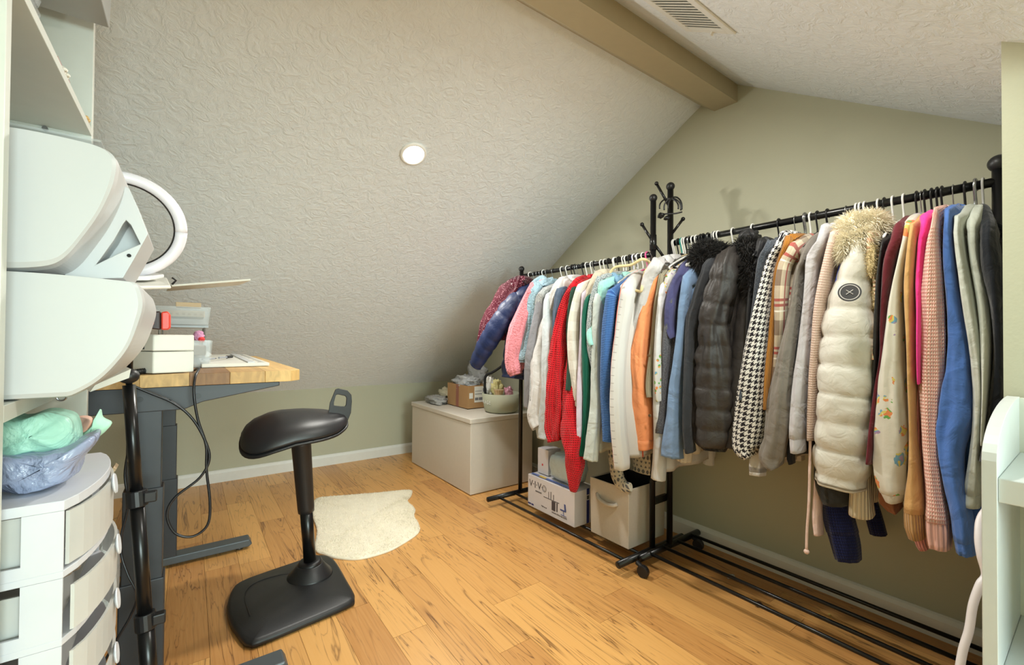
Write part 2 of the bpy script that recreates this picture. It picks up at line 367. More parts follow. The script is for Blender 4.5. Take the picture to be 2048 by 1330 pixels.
G().box(LN2, RF, LYN - .016, LYN - .002, .255, .285).build('bracket', black, lr)
for x in (1.535, 1.95):
    c_ = G().tube([(x, RYF - .045, .025), (x + .022, RYF - .04, .025)], .025, 20).build('caster', blackp, rr, smooth=False, bevel=.004)
    G().tube([(x + .012, RYF - .035, .04), (x + .012, RYF - .01, .05)], .010, 10).build('fork', blackp, c_)
# hooks of the hat-tree posts
def arm(par, a, b, tip=.0095): G().tube([a, b], .0062, 12).ball(b, tip, n=12, m=8).build('coat_hook', black, par, smooth=True)
j = at(1308, 487, 0, 1.697); arm(lr, j, at(1284, 449, 0, 1.67)); arm(lr, j, at(1331, 519, 0, 1.74), .007)
arm(rr, at(1337, 410, 0, 1.787), at(1313, 367, 0, 1.76)); arm(rr, at(1342, 470, 0, 1.787), at(1366, 438, 0, 1.81))
G().tube([(LN2, LYN, at(1308, 470, 0, LN2).z), (LN2, LYN, at(1308, 500, 0, LN2).z)], .0155, 14).build('collar', black, lr, smooth=True)

# ------------------------------------------------------------------ clothes
plast = {'white': plain('white_hanger_plastic', (236, 236, 232), .35), 'black': plain('black_hanger_plastic', (24, 24, 26), .35), 'wire': plain('hanger_wire', (170, 172, 176), .25, 1),
         'teal': plain('teal_hanger_plastic', (40, 140, 130), .4), 'pink': plain('pink_hanger_plastic', (235, 90, 150), .4), 'beige': plain('velvet_beige', (222, 200, 150), .8), 'lilac': plain('lilac_hanger_plastic', (160, 160, 220), .4)}
hang_cache = {}
def hanger(label, y, rack, kind='white', wid=.19, tilt=0, group=None):
    X, Z = (LXR + (.0 if rack == 'L' else 0), LZR) if rack == 'L' else (RXR, RZR)
    if rack == 'L': X = LXR + (LYF - y) / (LYF - LYN) * .032
    key = (rack, kind, round(wid, 2)); rr_ = .0118 if rack == 'L' else .0128
    hr = .003 if kind in ('white', 'black', 'teal', 'pink', 'lilac') else (.0042 if kind == 'beige' else .0016)
    far = min(wid, XG - .02 - X if rack == 'R' else wid)
    if key not in hang_cache:
        R_ = rr_ + hr + .0006; pts = [V((math.cos(a) * R_, 0, math.sin(a) * R_)) for a in [math.radians(q) for q in (-35, 0, 30, 60, 90, 120, 150, 180, 215)]]
        pts = [p + V((0, 0, 0)) for p in pts] + [V((-.006, 0, -R_ - .012)), V((0, 0, -R_ - .03)), V((0, 0, -R_ - .045))]
        hk = G().tube(pts, hr, 8, 2)
        z0 = -R_ - .045
        fr = G().tube([(0, 0, z0), (-wid * .5, 0, z0 - .03), (-wid, 0, z0 - .075), (-wid * .97, 0, z0 - .088), (0, 0, z0 - .086), (far * .97, 0, z0 - .088), (far, 0, z0 - .075), (far * .5, 0, z0 - .03), (0, 0, z0)], hr * 1.25, 8, 3)
        hang_cache[key] = None
        t_ = thing('clothes_hanger', label, 'hanger', (X, y, Z), group)
        t_['_o'] = (0, 0, 0); a = hk.build('hook', plast[kind if kind != 'beige' else 'wire'] if kind != 'lilac' else plast['lilac'], t_, smooth=True); b = fr.build('shoulder_bar', plast[kind], t_, smooth=True)
        hang_cache[key] = (t_, [a, b])
    else:
        src, ch = hang_cache[key]; t_ = src.copy(); C.objects.link(t_); t_.location = (X, y, Z); t_['label'] = label
        if group: t_['group'] = group
        elif 'group' in t_: del t_['group']
        for q in ch: cq = q.copy(); C.objects.link(cq); cq.parent = t_
    t_.rotation_euler = (0, 0, tilt); return t_
def lerp_rows(rows, step=.014):
    """rows of (Y, Z, halfwidth) resampled along their length"""
    pts = [V((r[0], r[1], r[2])) for r in rows]; k = []
    for i in range(len(pts) - 1):
        L = (pts[i + 1] - pts[i]).length; k.append(max(1, int(L / step)))
    out = []; n = len(pts)
    for i in range(n - 1):
        a, b, c, d = pts[max(i - 1, 0)], pts[i], pts[i + 1], pts[min(i + 2, n - 1)]
        for j in range(k[i]):
            t = j / k[i]; m1 = (c - a) * .5; m2 = (d - b) * .5
            h = (2 * t ** 3 - 3 * t * t + 1) * b + (t ** 3 - 2 * t * t + t) * m1 + (-2 * t ** 3 + 3 * t * t) * c + (t ** 3 - t * t) * m2; out.append(h)
    return out + [pts[-1]]
GARM = []
def garment(label, name, cat, rack, rows, mat, puff=0, fold=.10, hem=None, depth=.05, xoff=0, hangk='white', cuff=None, tor=True, neck=True, seed=None, body_mat=None, tw=None, shoulder=True, hang=True, collar=None):
    """one garment hanging from a rail: sleeve towards the room (its edges measured), torso, second sleeve"""
    seed = seed if seed is not None else len(GARM) * 3.7; GARM.append(label)
    XR, ZR, XS = (LXR, LZR, 1.435) if rack == 'L' else (RXR, RZR, 1.56)
    XS += xoff
    R3 = []
    for (py, xl, xr) in rows:
        mid = (xl + xr) / 2; p = at(mid, py, 0, XS + depth * .6); d = V((p.x, p.y, 0)); rng = d.length
        sin, cos = d.x / rng, d.y / rng
        pl = at(xl, py, 0, p.x); pr = at(xr, py, 0, p.x); w_ = abs(pl.y - pr.y) * sin / 2
        a = min(depth, .75 * w_ / max(cos, .05)); b = math.sqrt(max(w_ * w_ - (a * cos) ** 2, (.45 * w_) ** 2)) / sin
        R3.append((p.y, p.z, b, a))
    rs = lerp_rows([(r[0], r[1], r[2]) for r in R3], .007 if puff else .014); aa = sum(r[3] for r in R3) / len(R3)
    ny = R3[0][0] * .6 + R3[min(1, len(R3) - 1)][0] * .4
    lo, hi = (LYN + .03, LYF - .03) if rack == 'L' else (RYN + .03, RYF - .03)
    ny = max(lo, min(hi, ny)); XRr = LXR + (LYF - ny) / (LYF - LYN) * .032 if rack == 'L' else XR
    th = thing(name, label, cat, (XRr, ny, ZR - .1))
    n = 40
    # sleeve path: neck -> shoulder -> rows
    path = []
    p0 = V((XS + aa * .6, rs[0].x, rs[0].y))
    if shoulder:
        pn = V((XRr - .045, ny, ZR - .088))
        if pn.z < p0.z + .01: pn.z = min(p0.z + .012, ZR - .02)
        for i in range(7):
            q = i / 7; m = pn.lerp(p0, q); m.z += .010 * math.sin(math.pi * q) - .02 * (q ** 2) * (1 - q); path.append((m, max(.018, rs[0].z * (.55 + .45 * q)), max(.018, aa * (.55 + .45 * q))))
    for i, r in enumerate(rs):
        q = i / max(1, len(rs) - 1); path.append((V((XS + aa * .6 + .012 * math.sin(q * 5 + seed), r.x, r.y)), r.z, aa * (1 if q < .9 else 1)))
    def tube_from(path, mirror=None, sc=1.0):
        rings = []; uvs = []; s = 0; prev = None; N = len(path)
        for i, (c, b, a) in enumerate(path):
            c = V(c)
            if mirror is not None: c = V((mirror(c.x), c.y, c.z))
            if prev is not None: s += (c - prev).length
            cn = path[min(i + 1, N - 1)][0]; cp = path[max(i - 1, 0)][0]
            T = (cn - cp); T = T.normalized() if T.length > 1e-6 else V((0, 0, -1))
            if mirror is not None: T.x = -T.x
            Y = V((0, 1, 0)); Y = (Y - T * Y.dot(T)); Y = Y.normalized() if Y.length > .05 else V((0, 0, 1)); A = T.cross(Y).normalized()
            if T.z < -.3 and A.x > 0: A = -A
            R = []; UV = []; amp = min(b, .03) / .03
            endf = 1.0 if i > 0 else .6
            for jj in range(n + 1):
                t_ = 2 * math.pi * jj / n; f = 1.0
                rdg = 1 - 2 * abs(math.sin(2.5 * t_ + seed + s * 1.8 + .8 * noise.noise(V((s * 4, seed, 0))))); rd2 = 1 - 2 * abs(math.sin(4.5 * t_ - seed * 1.3 - s * 2.6)) 
                fo = 1.7 * fold * amp * (rdg * .55 + rd2 * .35 + noise.noise(V((math.cos(t_) * 2.2, math.sin(t_) * 2.2, s * 7 + seed))) * 1.1 + noise.noise(V((math.cos(t_) * 4, math.sin(t_) * 4, s * 22 + seed))) * .5)
                f += fo * min(1, i / 6 + .3)
                if puff: f += .125 * (abs(math.sin(math.pi * s / puff)) ** .42 - .8) + .05 * noise.noise(V((t_ * 2.5, s * 30, seed)))
                sg = lambda q: math.copysign(abs(q) ** .85, q)
                if jj < n: R.append(c + Y * (b * sg(math.cos(t_)) * f * endf) + A * (a * sg(math.sin(t_)) * f * endf))
                UV.append((t_ * (a + b) / 2 + seed, s))
            rings.append(R); uvs.append(UV); prev = c
        return rings, uvs
    cut = len(path)
    if cuff: cut = max(4, len(path) - max(2, int(cuff[0] / (.007 if puff else .014))))
    rg, uv = tube_from(path)
    def closing(rg, uv):     # hollow hem: turn the last ring inwards
        c = sum(rg[-1], V()) / n; up = (sum(rg[-3], V()) / n - c).normalized() * .012
        rg = rg + [[p.lerp(c, .06) - up * .1 for p in rg[-1]], [p.lerp(c, .14) + up * 2.5 for p in rg[-1]]]; return rg, uv + [uv[-1], uv[-1]]
    if cuff:
        r2 = [[p for p in r_] for r_ in rg[cut - 1:]]
        out = []
        for r_ in r2:
            c = sum(r_, V()) / n; out.append([c + (p - c) * cuff[1] for p in r_])
        a_, b_ = closing(out, uv[cut - 1:]); sl_r, sl_u = closing(rg[:cut + 1], uv[:cut + 1])
        sl = G().loft(sl_r, uvs=sl_u).build('sleeve', mat, th, smooth=True)
        G().loft(a_, uvs=b_).build('cuff', cuff[2] if len(cuff) > 2 else mat, th, smooth=True)
    else:
        a_, b_ = closing(rg, uv); G().loft(a_, uvs=b_).build('sleeve', mat, th, smooth=True)
    # torso + far sleeve
    if tor:
        bm_ = body_mat or mat; zt = ZR - .085; zh = hem if hem is not None else rs[-1].y + .03; zh = min(zh, zt - .2)
        far = (.23 if rack == 'L' else XG - .035 - XRr); near = XRr - (XS + aa * .6)
        rings = []; uvs = []; K = max(8, int((zt - zh) / .018)); bw = tw or max(.012, min(.03, sum(r.z for r in rs) / len(rs) * .62)); N2 = 44
        def ycen(z):
            for r in rs:
                if r.y <= z: return r.x
            return rs[-1].x
        for i in range(K + 1):
            z = zt + (zh - zt) * i / K; d = zt - z
            q = min(1, (d + .012) / .09) ** .75
            x0 = XRr - (.035 + (near * .93 - .035) * q); x1 = XRr + (.035 + (far * .93 - .035) * q)
            yc = ny + (ycen(z) - ny) * min(1, d / .15) * .75; a = (x1 - x0) / 2; xc = (x0 + x1) / 2
            R = []; UV = []
            for jj in range(N2 + 1):
                t_ = 2 * math.pi * jj / N2; cx, sy = math.cos(t_), math.sin(t_)
                wob = .010 * math.sin(cx * 7 + seed) * min(1, d / .1) + .008 * noise.noise(V((cx * 3, z * 4, seed)))
                bb_ = bw * (1 + fold * math.sin(cx * 14 + seed + z * 5))
                if puff: bb_ *= 1 + .35 * (abs(math.sin(math.pi * d / puff)) ** .55 - .7)
                if jj < N2: R.append(V((xc + a * math.copysign(abs(cx) ** .8, cx), yc + wob + bb_ * math.copysign(abs(sy) ** .6, sy), z)))
                UV.append((t_ * .12 + seed, d))
            rings.append(R); uvs.append(UV)
        c = V(((x0 + x1) / 2, yc, zh)); rings.append([V((p.x * .98 + c.x * .02, p.y * .6 + c.y * .4, p.z + .01)) for p in rings[-1]]); uvs.append(uvs[-1])
        G().loft(rings, uvs=uvs).build('torso', bm_, th, smooth=True)
        mir = lambda x: XRr + (XRr - x) * (far - .03) / max(.1, near)
        L2 = [(c_, min(b_, .028) * .9, min(a_, .022)) for c_, b_, a_ in path[::2]]
        rg, uv = tube_from(L2, mirror=mir); a_, b_ = closing(rg, uv); G().loft(a_, uvs=b_).build('sleeve', mat, th, smooth=True)
    if collar:
        cm = collar if not isinstance(collar, bool) else mat
        rings = []; uvs = []
        for i, (rr2, dz) in enumerate([(.030, .004), (.046, .012), (.056, -.006), (.066, -.03), (.060, -.036)]):
            rings.append([V((XRr + math.cos(q) * rr2, ny + math.sin(q) * rr2 * .42, ZR - .08 + dz + .008 * math.cos(2 * q))) for q in [2 * math.pi * j_ / 20 for j_ in range(20)]])
            uvs.append([(j_ * .008, i * .02) for j_ in range(21)])
        G().loft(rings, cap=False, uvs=uvs).build('collar', cm, th, smooth=True)
    if hang: hanger(dict(white='white plastic', black='black', wire='thin wire', beige='beige velvet')[hangk] + ' hanger of the ' + ' '.join(label.replace(',', '').split()[:11]), ny, rack, hangk)
    th['ny'] = ny
    return th
def hood(th, mat, cx, cy, rx, ry, X, name='hood', thick=.035, seed=1):
    X -= .075; p = at(cx, cy, 0, X); px = abs(at(cx + rx, cy, 0, X).y - p.y); pz = abs(at(cx, cy - ry, 0, X).z - p.z)
    g = G().ball(p, thick * 1.6, px, pz, 24, 16, jit=.35, seed=seed)
    g2 = G().tube([p + V((-thick * .9, px * .5, -pz * .7)), p + V((-thick * 1.4, px * .6, pz * .2)), p + V((-thick * .6, 0, pz * .98)), p + V((-thick * 1.0, -px * .7, pz * .2)), p + V((-thick * .6, -px * .6, -pz * .7))], [min(px, pz) * .34, min(px, pz) * .30], 10, 5)
    g.v += []; k = len(g.v); g.v += g2.v; g.f += [tuple(i + k for i in f) for f in g2.f]
    return g.build(name, mat, th, smooth=True)
def fur(th, mat, blobs, X, n=1500, L=.03, name='fur_trim', seed=0):
    rnd = random.Random(seed); g = G(); X -= .075
    for (cx, cy, rx, ry, dx) in blobs:
        p = at(cx, cy, 0, X + dx); px = abs(at(cx + rx, cy, 0, X + dx).y - p.y); pz = abs(at(cx, cy - ry, 0, X + dx).z - p.z); th_ = min(px, pz) * .9
        g.ball(p, th_ * .8, px * .8, pz * .8, 14, 10, jit=.2, seed=seed)
        for _ in range(int(n / len(blobs))):
            d = V((rnd.gauss(0, 1), rnd.gauss(0, 1), rnd.gauss(0, 1))).normalized(); q = p + V((d.x * th_, d.y * px, d.z * pz)) * rnd.uniform(.65, .85)
            out = (V((d.x / th_, d.y / px, d.z / pz)).normalized() + V((rnd.gauss(0, .45), rnd.gauss(0, .45), rnd.gauss(-.1, .45)))).normalized()
            l = L * rnd.uniform(.5, 1.2); sd = out.cross(V((rnd.random(), rnd.random(), rnd.random()))).normalized() * L * .032; sag = V((0, 0, -l * .25))
            g.add([q - sd, q + sd, q + out * l * .6 + sag * .3 + sd * .6, q + out * l + sag, q + out * l * .6 + sag * .3 - sd * .6], [(0, 1, 2, 4), (4, 2, 3)])
    o = g.build(name, mat, th); return o
K = cloth
# ---- left rack, far end to near end
m_maroon = K('maroon_sequin', (86, 22, 40), 'sequin', (220, 170, 180))
garment('maroon jacket with small sparkling dots at the far end of the left rack', 'sequin_jacket', 'jacket', 'L', [(566, 1024, 1052), (592, 992, 1035), (620, 976, 1015), (646, 964, 1000), (690, 962, 985)], m_maroon, xoff=.03, hangk='wire')
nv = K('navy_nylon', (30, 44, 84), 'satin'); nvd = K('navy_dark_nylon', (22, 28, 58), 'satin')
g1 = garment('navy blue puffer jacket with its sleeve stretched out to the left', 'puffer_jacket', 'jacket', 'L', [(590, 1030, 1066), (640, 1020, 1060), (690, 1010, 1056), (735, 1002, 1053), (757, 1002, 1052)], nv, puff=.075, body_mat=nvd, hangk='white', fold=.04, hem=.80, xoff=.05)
def free_sleeve(th, mat, pts, X, rad, puff=0, name='outstretched_sleeve', fold=.05, seed=2, flat=.75):
    X -= .07
    P3 = spline([at(a, b, 0, X + dx) for a, b, dx in pts], 16); rr3 = []; n = 26; rings = []; uvs = []; s = 0; N = len(P3)
    for i, p in enumerate(P3):
        T = (P3[min(i + 1, N - 1)] - P3[max(0, i - 1)]).normalized(); A = V((1, 0, 0)); A = (A - T * A.dot(T)).normalized(); B = T.cross(A)
        q = i / (N - 1) * (len(rad) - 1); k = min(int(q), len(rad) - 2); r = rad[k] + (rad[k + 1] - rad[k]) * (q - k)
        if i: s += (p - P3[i - 1]).length
        R = []; U = []
        for j in range(n + 1):
            t_ = 2 * math.pi * j / n; f = 1 + fold * noise.noise(V((math.cos(t_) * 2, math.sin(t_) * 2, s * 14 + seed)))
            if puff: f += .13 * (abs(math.sin(math.pi * s / puff)) ** .4 - .8) + .06 * noise.noise(V((t_ * 3, s * 40, seed)))
            if j < n: R.append(p + A * r * flat * f * math.cos(t_) + B * r * f * math.sin(t_))
            U.append((t_ * r, s))
        rings.append(R); uvs.append(U)
    c = sum(rings[-1], V()) / n; rings.append([p.lerp(c, .3) - T * .015 for p in rings[-1]]); uvs.append(uvs[-1])
    return G().loft(rings, uvs=uvs).build(name, mat, th, smooth=True)
free_sleeve(g1, nv, [(1040, 590, .06), (1018, 618, .02), (994, 655, -.02), (970, 694, -.04), (951, 730, -.05)], 1.50, [.04, .062, .066, .062, .045], puff=.072)
hood(g1, K('beige_lining', (214, 200, 160), 'plain'), 1044, 586, 14, 13, 1.66, 'collar', .03)
garment('pink fleece jacket between the navy puffer and the pale blue one', 'fleece_jacket', 'jacket', 'L', [(578, 1058, 1076), (602, 1044, 1068), (657, 1022, 1058), (700, 1015, 1050), (724, 1014, 1048), (749, 1019, 1050)], K('pink_fleece', (240, 150, 160), 'teddy'), cuff=(.03, .86), hangk='wire', xoff=-.03)
g1 = garment('pale blue hooded fluffy jacket on the left rack', 'hooded_jacket', 'jacket', 'L', [(575, 1066, 1092), (602, 1054, 1084), (640, 1044, 1078), (684, 1036, 1070), (712, 1037, 1068), (726, 1040, 1066)], K('pale_blue_teddy', (166, 196, 212), 'teddy'), cuff=(.03, .8, K('pale_blue_rib', (160, 196, 216), 'rib')))
hood(g1, K('pale_blue_teddy', (166, 196, 212), 'teddy'), 1090, 573, 19, 17, 1.62, thick=.035)
garment('grey long cardigan showing low beside the rack post', 'long_cardigan', 'cardigan', 'L', [(590, 1078, 1098), (660, 1066, 1090), (720, 1057, 1082), (770, 1052, 1076), (814, 1049, 1070)], K('mid_grey_jersey', (140, 140, 146), 'plain'), hangk='black', fold=.06)
garment('speckled white knit cardigan next to the white long sleeve top', 'knit_cardigan', 'cardigan', 'L', [(585, 1090, 1102), (602, 1072, 1096), (660, 1068, 1090), (740, 1066, 1086), (800, 1068, 1084)], K('speckled_knit', (208, 210, 208), 'tweed', (150, 156, 160)), hangk='wire')
g1 = garment('white tee with blue block letters low on the left rack', 'printed_tee', 'shirt', 'L', [(600, 1096, 1112), (700, 1092, 1118), (780, 1082, 1120), (840, 1068, 1122), (878, 1072, 1120)], K('cool_white_jersey', (214, 222, 226), 'plain'), hangk='black', fold=.05)
garment('white long sleeved top left of the red cardigan', 'long_sleeve_top', 'shirt', 'L', [(568, 1112, 1142), (590, 1100, 1126), (640, 1086, 1112), (678, 1072, 1104), (711, 1063, 1101), (770, 1068, 1099), (831, 1060, 1092), (853, 1066, 1096)], K('white_jersey', (226, 224, 222), 'plain'), fold=.07)
garment('slate blue top mostly hidden behind the red cardigan', 'slate_top', 'shirt', 'L', [(584, 1120, 1140), (640, 1111, 1130), (700, 1106, 1122), (760, 1102, 1116)], K('slate_jersey', (78, 92, 112), 'plain'), hangk='black')
red = K('red_waffle', (214, 30, 42), 'waffle')
g1 = garment('bright red waffle knit cardigan on the left rack', 'knit_cardigan', 'cardigan', 'L', [(575, 1140, 1166), (605, 1122, 1150), (670, 1109, 1140), (711, 1103, 1142), (765, 1097, 1140), (820, 1092, 1140), (862, 1090, 1136), (880, 1096, 1134)], red, fold=.13, hem=.80)
free_sleeve(g1, red, [(1158, 590, .08), (1148, 700, .05), (1142, 790, .03), (1144, 870, .01), (1149, 930, .01), (1146, 982, .01)], 1.50, [.03, .036, .044, .056, .046, .018], name='front_panel', fold=.3)
garment('dark green top behind the cream textured cardigan', 'green_top', 'shirt', 'L', [(582, 1150, 1162), (616, 1141, 1156), (665, 1134, 1150), (720, 1140, 1152), (780, 1142, 1152)], K('forest_jersey', (40, 66, 54), 'plain'), hangk='black')
garment('cream textured sleeve cardigan right of the red cardigan', 'textured_cardigan', 'cardigan', 'L', [(578, 1158, 1176), (616, 1150, 1168), (665, 1143, 1166), (711, 1142, 1166), (765, 1143, 1168), (800, 1146, 1168), (811, 1147, 1167)], K('cream_band', (212, 206, 194), 'band', (222, 218, 208)), cuff=(.035, .82))
g1 = garment('pale lavender thin top between cream and green knits', 'lavender_top', 'shirt', 'L', [(590, 1168, 1180), (650, 1163, 1175), (740, 1162, 1174), (840, 1164, 1174), (880, 1165, 1172)], K('lavender_jersey', (206, 194, 208), 'plain'), hangk='black')
garment('emerald green ribbed cardigan hanging long on the left rack', 'ribbed_cardigan', 'cardigan', 'L', [(600, 1180, 1194), (640, 1173, 1190), (740, 1170, 1186), (820, 1167, 1182), (880, 1164, 1178), (910, 1162, 1176)], K('emerald_rib', (20, 104, 84), 'rib'), hangk='wire')
g1 = garment('beige shirt with a pointed collar high on the left rack', 'collared_shirt', 'shirt', 'L', [(550, 1186, 1214), (580, 1176, 1204), (610, 1174, 1192), (628, 1178, 1188)], K('beige_cotton', (196, 186, 166), 'plain'), fold=.05, hem=.95, xoff=.03)
garment('pale sage lettered sweatshirt hanging low beside the emerald cardigan', 'sage_sweatshirt', 'sweater', 'L', [(600, 1196, 1212), (680, 1188, 1208), (749, 1183, 1206), (820, 1180, 1206), (880, 1175, 1205), (918, 1172, 1204)], K('pale_sage_jersey', (208, 216, 210), 'plain'), fold=.08)
garment('grey and white leafy print fleece behind the mint tee', 'print_fleece', 'sweater', 'L', [(560, 1196, 1212), (600, 1188, 1204), (684, 1180, 1196), (720, 1182, 1200), (742, 1187, 1202)], K('leaf_fleece', (196, 202, 202), 'tweed', (120, 132, 136)), hangk='wire')
garment('mint green short sleeved tee on the left rack', 'mint_tee', 'shirt', 'L', [(572, 1200, 1222), (600, 1193, 1214), (640, 1184, 1208), (670, 1181, 1203), (690, 1190, 1202)], K('mint_jersey', (160, 214, 204), 'plain'), hem=.96, hangk='beige')
garment('blue striped knit sweater with fading rows', 'striped_sweater', 'sweater', 'L', [(590, 1220, 1242), (640, 1214, 1238), (684, 1210, 1233), (740, 1206, 1228), (790, 1204, 1224), (837, 1203, 1231), (883, 1208, 1229)], K('blue_stripe_knit', (84, 128, 186), 'stripe', (44, 78, 140), .8), fold=.05)
hood(g1, K('denim_hood', (120, 158, 186), 'plain'), 1232, 566, 16, 16, 1.62, thick=.03)
garment('light grey tee with a small tick print down its side', 'tick_print_tee', 'shirt', 'L', [(584, 1240, 1270), (620, 1234, 1264), (670, 1231, 1256), (738, 1226, 1254), (800, 1226, 1256), (852, 1227, 1259), (925, 1230, 1264), (936, 1232, 1262)], K('tick_jersey', (224, 222, 218), 'ruler'), fold=.05)
GL = at(1290, 600, 0, 1.64)
# ---- right rack, far end to near end
garment('white long top with a black neckband at the far end of the right rack', 'neckband_shirt', 'shirt', 'R', [(532, 1304, 1336), (560, 1290, 1318), (629, 1268, 1296), (678, 1252, 1284), (711, 1255, 1282), (744, 1252, 1273)], K('soft_white_jersey', (218, 216, 216), 'plain'), hangk='black', fold=.06, xoff=-.02, collar=K('black_jersey', (30, 30, 32), 'plain'))
orange = K('apricot_twill', (244, 158, 108), 'plain')
g1 = garment('apricot orange button shirt with rolled cuff hem', 'button_shirt', 'shirt', 'R', [(556, 1308, 1332), (608, 1288, 1312), (660, 1277, 1306), (719, 1265, 1304), (764, 1268, 1306), (820, 1262, 1307), (868, 1259, 1306), (896, 1261, 1305)], orange, cuff=(.045, 1.04), fold=.05)
for (a, b) in ((1298, 711), (1300, 831)):
    p = at(a, b, 0, 1.545); G().lathe(p, [(.001, .0), (.006, 0), (.007, .002), (.005, .004), (.001, .003)], 14, ax=(-1, -.35, 0)).build('button', plain('bronze_button', (120, 96, 70), .35, .6), g1, smooth=True)
garment('khaki ribbed knit with a short sleeve beside the apricot shirt', 'khaki_knit', 'sweater', 'R', [(556, 1322, 1338), (616, 1309, 1324), (700, 1303, 1318), (765, 1300, 1314), (793, 1303, 1314)], K('khaki_rib', (176, 168, 144), 'rib'), hangk='beige')
garment('white long tee hanging lowest beside the rack posts', 'white_long_tee', 'shirt', 'R', [(580, 1326, 1342), (680, 1318, 1336), (793, 1310, 1334), (860, 1308, 1335), (896, 1307, 1335), (958, 1300, 1334)], K('bright_white_jersey', (228, 228, 230), 'plain'), hangk='wire', fold=.05)
garment('white tee with a small colourful scattered print', 'colour_print_tee', 'shirt', 'R', [(555, 1332, 1352), (600, 1322, 1338), (660, 1317, 1334), (740, 1318, 1332), (800, 1320, 1332)], K('tiny_blots', (224, 222, 218), 'blots', None, .35), xoff=-.005)
garment('charcoal marl sweatshirt with a ribbed hem near the rack posts', 'marl_sweatshirt', 'sweater', 'R', [(600, 1346, 1360), (684, 1330, 1348), (740, 1324, 1342), (800, 1320, 1340), (850, 1314, 1338), (866, 1314, 1338)], K('charcoal_marl', (100, 100, 106), 'tweed', (80, 80, 86)), cuff=(.04, .98), hangk='black')
garment('dusty navy short sleeved tee near the far end of the right rack', 'navy_tee', 'shirt', 'R', [(548, 1352, 1382), (572, 1342, 1368), (630, 1334, 1360), (655, 1333, 1358), (674, 1342, 1360)], K('dusty_navy_jersey', (74, 74, 112), 'plain'), hem=.9, hangk='black')
garment('steel blue shirt dress beside the charcoal coat', 'shirt_dress', 'dress', 'R', [(566, 1370, 1390), (620, 1362, 1380), (690, 1352, 1374), (740, 1343, 1371), (773, 1337, 1369), (830, 1334, 1371), (880, 1329, 1372), (912, 1327, 1373)], K('steel_blue_cotton', (116, 140, 172), 'plain'), fold=.06, xoff=.0)
garment('cream round hemmed top peeking out below the steel blue dress', 'cream_top', 'shirt', 'R', [(570, 1392, 1404), (700, 1374, 1396), (800, 1366, 1392), (880, 1352, 1390), (922, 1352, 1384)], K('cream_jersey', (232, 222, 206), 'plain'), xoff=.07, hangk='white')
ch_m = K('charcoal_wool', (52, 54, 58), 'plain')
g1 = garment('charcoal wool coat with a black fur collar', 'wool_coat', 'coat', 'R', [(540, 1404, 1432), (573, 1390, 1420), (605, 1382, 1408), (637, 1372, 1400), (690, 1372, 1396), (760, 1373, 1392), (850, 1374, 1392), (902, 1378, 1396)], ch_m, fold=.08, hem=.72)
bfur = MT('black_fur', (30, 28, 27), .8).vary(60, .5); 
fur(g1, bfur.m, [(1412, 500, 34, 20, 0), (1400, 520, 20, 20, -.02), (1440, 508, 22, 20, 0)], 1.72, 6000, .034, seed=3)
bp = K('black_quilt_satin', (50, 46, 44), 'satin')
g1 = garment('long black quilted puffer parka with a fur trimmed hood', 'puffer_parka', 'coat', 'R', [(530, 1432, 1484), (573, 1420, 1480), (645, 1402, 1462), (700, 1394, 1464), (766, 1386, 1466), (832, 1382, 1466), (879, 1389, 1460), (902, 1402, 1450)], bp, puff=.08, fold=.09, depth=.06, cuff=(.03, .92, K('black_knit', (28, 28, 30), 'rib')), tw=.04, hem=.70)
free_sleeve(g1, bp, [(1500, 560, .10), (1494, 620, .08), (1484, 690, .07), (1474, 760, .06), (1466, 840, .05), (1462, 895, .05)], 1.64, [.03, .035, .035, .035, .03, .03], puff=.075, name='front_panel', seed=9)
fur(g1, bfur.m, [(1492, 500, 30, 26, .02), (1520, 520, 24, 32, .03), (1500, 545, 22, 28, .0), (1512, 575, 16, 24, .0)], 1.70, 6500, .034, seed=5)
g1 = garment('black padded collar jacket hanging behind the fur trimmed hood', 'padded_jacket', 'jacket', 'R', [(490, 1512, 1536), (540, 1506, 1524), (620, 1500, 1516), (700, 1494, 1508)], K('black_padding', (40, 40, 42), 'satin'), xoff=.05, hangk='black')
hood(g1, K('black_padding', (40, 40, 42), 'satin'), 1502, 476, 17, 14, 1.82, 'collar', .03)
garment('dark grey marl coat edge beside the houndstooth coat', 'grey_coat', 'coat', 'R', [(497, 1534, 1560), (522, 1519, 1545), (586, 1510, 1530), (650, 1500, 1520), (740, 1490, 1508), (800, 1486, 1500)], K('dark_marl', (74, 80, 88), 'tweed', (58, 62, 70)), hangk='wire')
garment('black and white houndstooth coat', 'houndstooth_coat', 'coat', 'R', [(488, 1556, 1582), (522, 1539, 1560), (578, 1521, 1552), (650, 1503, 1545), (727, 1486, 1540), (783, 1476, 1536), (832, 1467, 1533), (870, 1462, 1527), (898, 1464, 1520), (914, 1486, 1516)], K('houndstooth', (232, 230, 224), 'houndstooth', (34, 30, 34), .58), fold=.05, hangk='beige')
garment('mustard corduroy jacket squeezed beside the houndstooth coat', 'corduroy_jacket', 'jacket', 'R', [(484, 1570, 1594), (543, 1549, 1568), (625, 1543, 1560), (700, 1540, 1554), (752, 1537, 1552), (816, 1536, 1546)], K('mustard_cord', (186, 122, 40), 'rib', None, .8), hangk='white')
garment('cream brown and red plaid flannel shirt', 'plaid_shirt', 'shirt', 'R', [(506, 1580, 1606), (530, 1562, 1592), (578, 1553, 1586), (640, 1551, 1578), (701, 1549, 1568), (770, 1546, 1562)], K('plaid_flannel', (214, 200, 176), 'plaid'), hangk='black', fold=.04)
